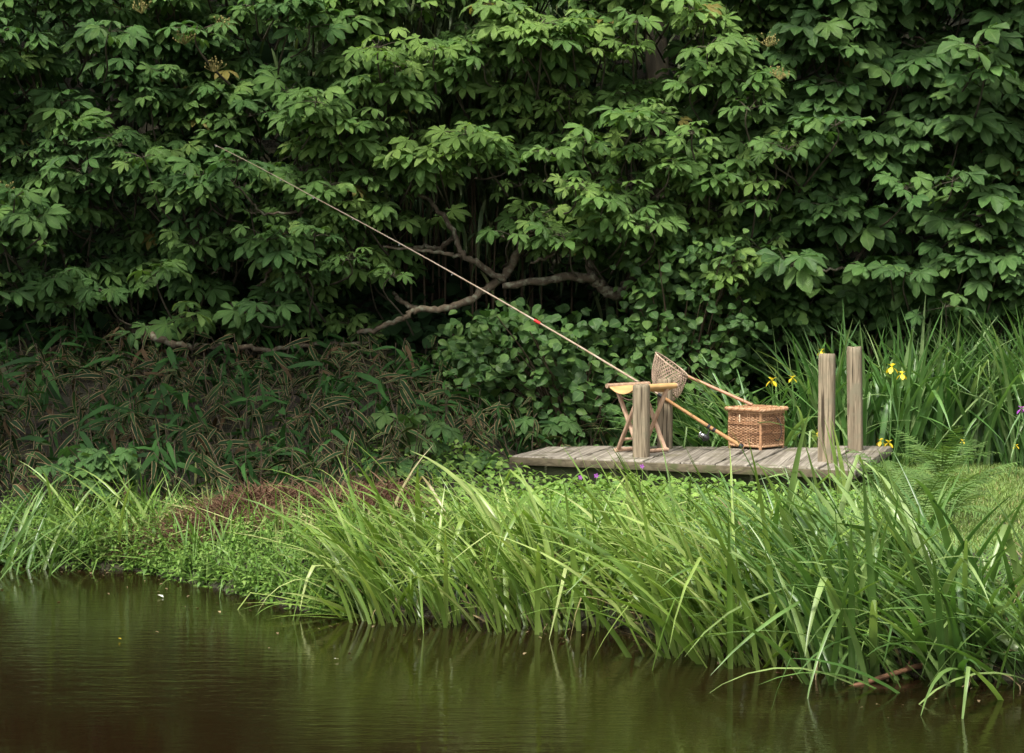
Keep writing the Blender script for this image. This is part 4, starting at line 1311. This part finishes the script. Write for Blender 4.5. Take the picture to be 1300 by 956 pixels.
# loose blades on the left bank
mb = MB()
n = 1000
x = rng.uniform(-2.7, -.6, n); y = shore(x) + rng.uniform(-.02, .9, n)
blades(mb, np.stack([x, y, np.maximum(hgt(x, y), 0)], -1), rng.uniform(0, 2 * PI, n), rng.uniform(.12, .42, n), rng.uniform(.005, .014, n), rng.uniform(.1, 1.4, n), rng.uniform(0, 1, n), S=5, kink=.15)
tag(mb.build('bank_grass', M['weed']), 'loose long grass lying among the weeds on the left bank', 'grass', kind='stuff')

# heap of brown clippings
hp = np.array((-1.42, 12.62, .0))
heap = thing('clippings_heap', (hp[0], hp[1], gz(hp[0], hp[1])), 'low heap of reddish brown dry clippings on the left bank', 'clippings')
mb = MB()
nr, na = 12, 40
vv = []


def hz(x, y): return .2 * math.exp(-((x - hp[0] - .1) / .5) ** 2 - ((y - hp[1]) / .3) ** 2) + .16 * math.exp(-((x - hp[0] - .8) / .4) ** 2 - ((y - hp[1] - .35) / .3) ** 2)


for i in range(nr + 1):
    for j in range(na):
        r = i / nr; a = j / na * 2 * PI
        x, y = hp[0] + .85 * r * math.cos(a) + .1, hp[1] + .1 + .42 * r * math.sin(a)
        vv.append((x, y, gz(x, y) + hz(x, y) - .012 + .012 * math.sin(x * 31) * math.cos(y * 37)))
mb.add(vv, [[i * na + j, i * na + (j + 1) % na, (i + 1) * na + (j + 1) % na, (i + 1) * na + j] for i in range(nr) for j in range(na)])
mb.build('mound', M['straw'], heap)
mb = MB(); n = 7500
r = np.sqrt(rng.random(n)); a = rng.uniform(0, 2 * PI, n)
x, y = hp[0] + .1 + .85 * r * np.cos(a), hp[1] + .1 + .42 * r * np.sin(a)
z = np.array([gz(p, q) + hz(p, q) for p, q in zip(x, y)])
blades(mb, np.stack([x, y, z], -1), rng.uniform(0, 2 * PI, n), rng.uniform(.06, .2, n), rng.uniform(.003, .008, n), rng.uniform(.85, 1.6, n), rng.uniform(0, .5, n), S=3)
tag(mb.build('straws', M['straw'], heap), kind='stuff')
mb = MB(); n = 120
x = rng.uniform(-2.0, -.5, n); y = shore(x) + rng.uniform(.35, 1.5, n)
blades(mb, np.stack([x, y, hgt(x, y)], -1), rng.uniform(0, 2 * PI, n), rng.uniform(.08, .24, n), rng.uniform(.008, .016, n), rng.uniform(0, .25, n), rng.uniform(0, .15, n), S=3, taper=.3)
n = 130
x = rng.uniform(-2.0, -.4, n); y = shore(x) + rng.uniform(.2, 1.3, n)
blades(mb, np.stack([x, y, hgt(x, y) + .1], -1), rng.uniform(0, 2 * PI, n), rng.uniform(.1, .35, n), rng.uniform(.008, .016, n), rng.uniform(1.2, 1.7, n), rng.uniform(0, .3, n), S=4)
tag(mb.build('cut_stalks', M['palestalk']), 'pale stubble of cut stalks round the clippings heap', 'stubble', kind='stuff')

# small pink flowers below the jetty front
for k, (px, py, lab) in enumerate(((737, 606, 'small pink wildflower under the left part of the jetty edge'), (757, 604, 'small pink wildflower left of the front stool post'), (815, 592, 'small pink wildflower straight below the front stool post'))):
    c = P(px, py, 13.9)
    root = thing('wildflower', (c[0], c[1], gz(c[0], c[1])), lab, 'flower', 'pink wildflowers below the jetty')
    mb = MB()
    fw = [(math.cos(a), -.4, math.sin(a)) for a in np.arange(5) * 2 * PI / 5]
    inst(mb, SMALL, frames(np.array(fw), np.array([(0, -1, .2)] * 5)), np.full(5, .016), np.array([c] * 5)); mb.build('petals', M['purple'], root)
    mb = MB(); tube(mb, [(c[0] + .01, c[1], gz(c[0], c[1])), tuple(c)], .002, 4); mb.build('stem', M['cover'], root)

# dead branch lying in the water
root = thing('dead_branch', G(1130, 858, 0), 'thin reddish dead branch lying in the water at the lower right', 'branch')
mb = MB(); tube(mb, smooth_path([G(1075, 874, -.01), G(1110, 863, .012), G(1145, 852, .03), G(1165, 846, .035), G(1192, 848, .01)], 6), np.linspace(.009, .012, 25), 7, jitter=.06)
mb.build('stick', M['twigred'], root)
mb = MB(); tube(mb, smooth_path([G(1150, 850, .03), G(1156, 838, .06), G(1160, 828, .09)], 4), np.linspace(.006, .003, 9), 5); mb.build('side_twig', M['twigred'], root)
# floating bits
for k, (px, py, s, mt, lab) in enumerate(((200, 757, .035, 'white', 'pale leaf afloat near the left bank weeds'), (150, 812, .015, 'yellow', 'tiny yellow leaf afloat on the open dark water'), (710, 812, .03, 'straw', 'brown leaf afloat in front of the narrow sedge'),
                                       (985, 856, .03, 'straw', 'brown leaf afloat left of the dead branch'), (820, 805, .035, 'white', 'white leaf scrap afloat under the arching sedge blades'), (425, 838, .02, 'white', 'pale scrap afloat left of the sedge reflections'))):
    c = G(px, py, .006)
    mb = MB(); inst(mb, ROUND, frames(np.array([(1, .3 * k - .5, 0)]), np.array([(0, .1, 1)])), np.array([s]), np.array([c + np.array((0, 0, .006))]))
    tag(mb.build('floating_leaf', M[mt], origin=tuple(c)), lab, 'leaf', 'leaves afloat on the pond')

mb = MB(); n = 150
x = rng.uniform(-2.6, 2.2, n); y = shore(x) - rng.exponential(.35, n) - .03
a = rng.uniform(0, 2 * PI, n)
inst(mb, SMALL, frames(np.stack([np.cos(a), np.sin(a), np.zeros(n)], -1), np.tile((0, .05, 1.0), (n, 1))), rng.uniform(.006, .026, n), np.stack([x, y, np.full(n, .004)], -1))
tag(mb.build('floating_debris', M['deadreed']), 'tiny dry plant scraps drifting on the pond along the bank', 'debris', kind='stuff')

# ------------------------------------------------------------------ light
EL, AZ = math.radians(58), math.radians(205)          # sun behind and left of the camera, high
sun_dir = Vector((math.sin(AZ) * math.cos(EL), math.cos(AZ) * math.cos(EL), math.sin(EL)))
sd_ = bpy.data.lights.new('sun', 'SUN'); sd_.energy = 1.5; sd_.angle = math.radians(10); sd_.color = (1, .95, .83)
so = bpy.data.objects.new('sun', sd_); COL.objects.link(so)
so.rotation_euler = (-sun_dir).to_track_quat('-Z', 'Y').to_euler()
so.location = (0, 0, 30)
w = bpy.data.worlds.new('World'); scene.world = w; w.use_nodes = True
nt = w.node_tree
for n in list(nt.nodes): nt.nodes.remove(n)
sky = nt.nodes.new('ShaderNodeTexSky'); sky.sky_type = 'NISHITA'; sky.sun_disc = False
sky.sun_elevation = EL; sky.sun_rotation = AZ; sky.dust_density = 4; sky.air_density = 1.0; sky.ozone_density = .6
hs = nt.nodes.new('ShaderNodeHueSaturation'); hs.inputs['Saturation'].default_value = .08
bg = nt.nodes.new('ShaderNodeBackground'); bg.inputs['Strength'].default_value = .095
wo = nt.nodes.new('ShaderNodeOutputWorld')
nt.links.new(sky.outputs[0], hs.inputs['Color']); nt.links.new(hs.outputs[0], bg.inputs[0]); nt.links.new(bg.outputs[0], wo.inputs[0])
vs = scene.view_settings
vs.view_transform = 'Standard'; vs.look = 'None'; vs.exposure = 1.8; vs.gamma = 1; vs.use_curve_mapping = False
scene.render.engine = 'CYCLES'
scene.cycles.max_bounces = 6
scene.render.resolution_x, scene.render.resolution_y = 1024, 753
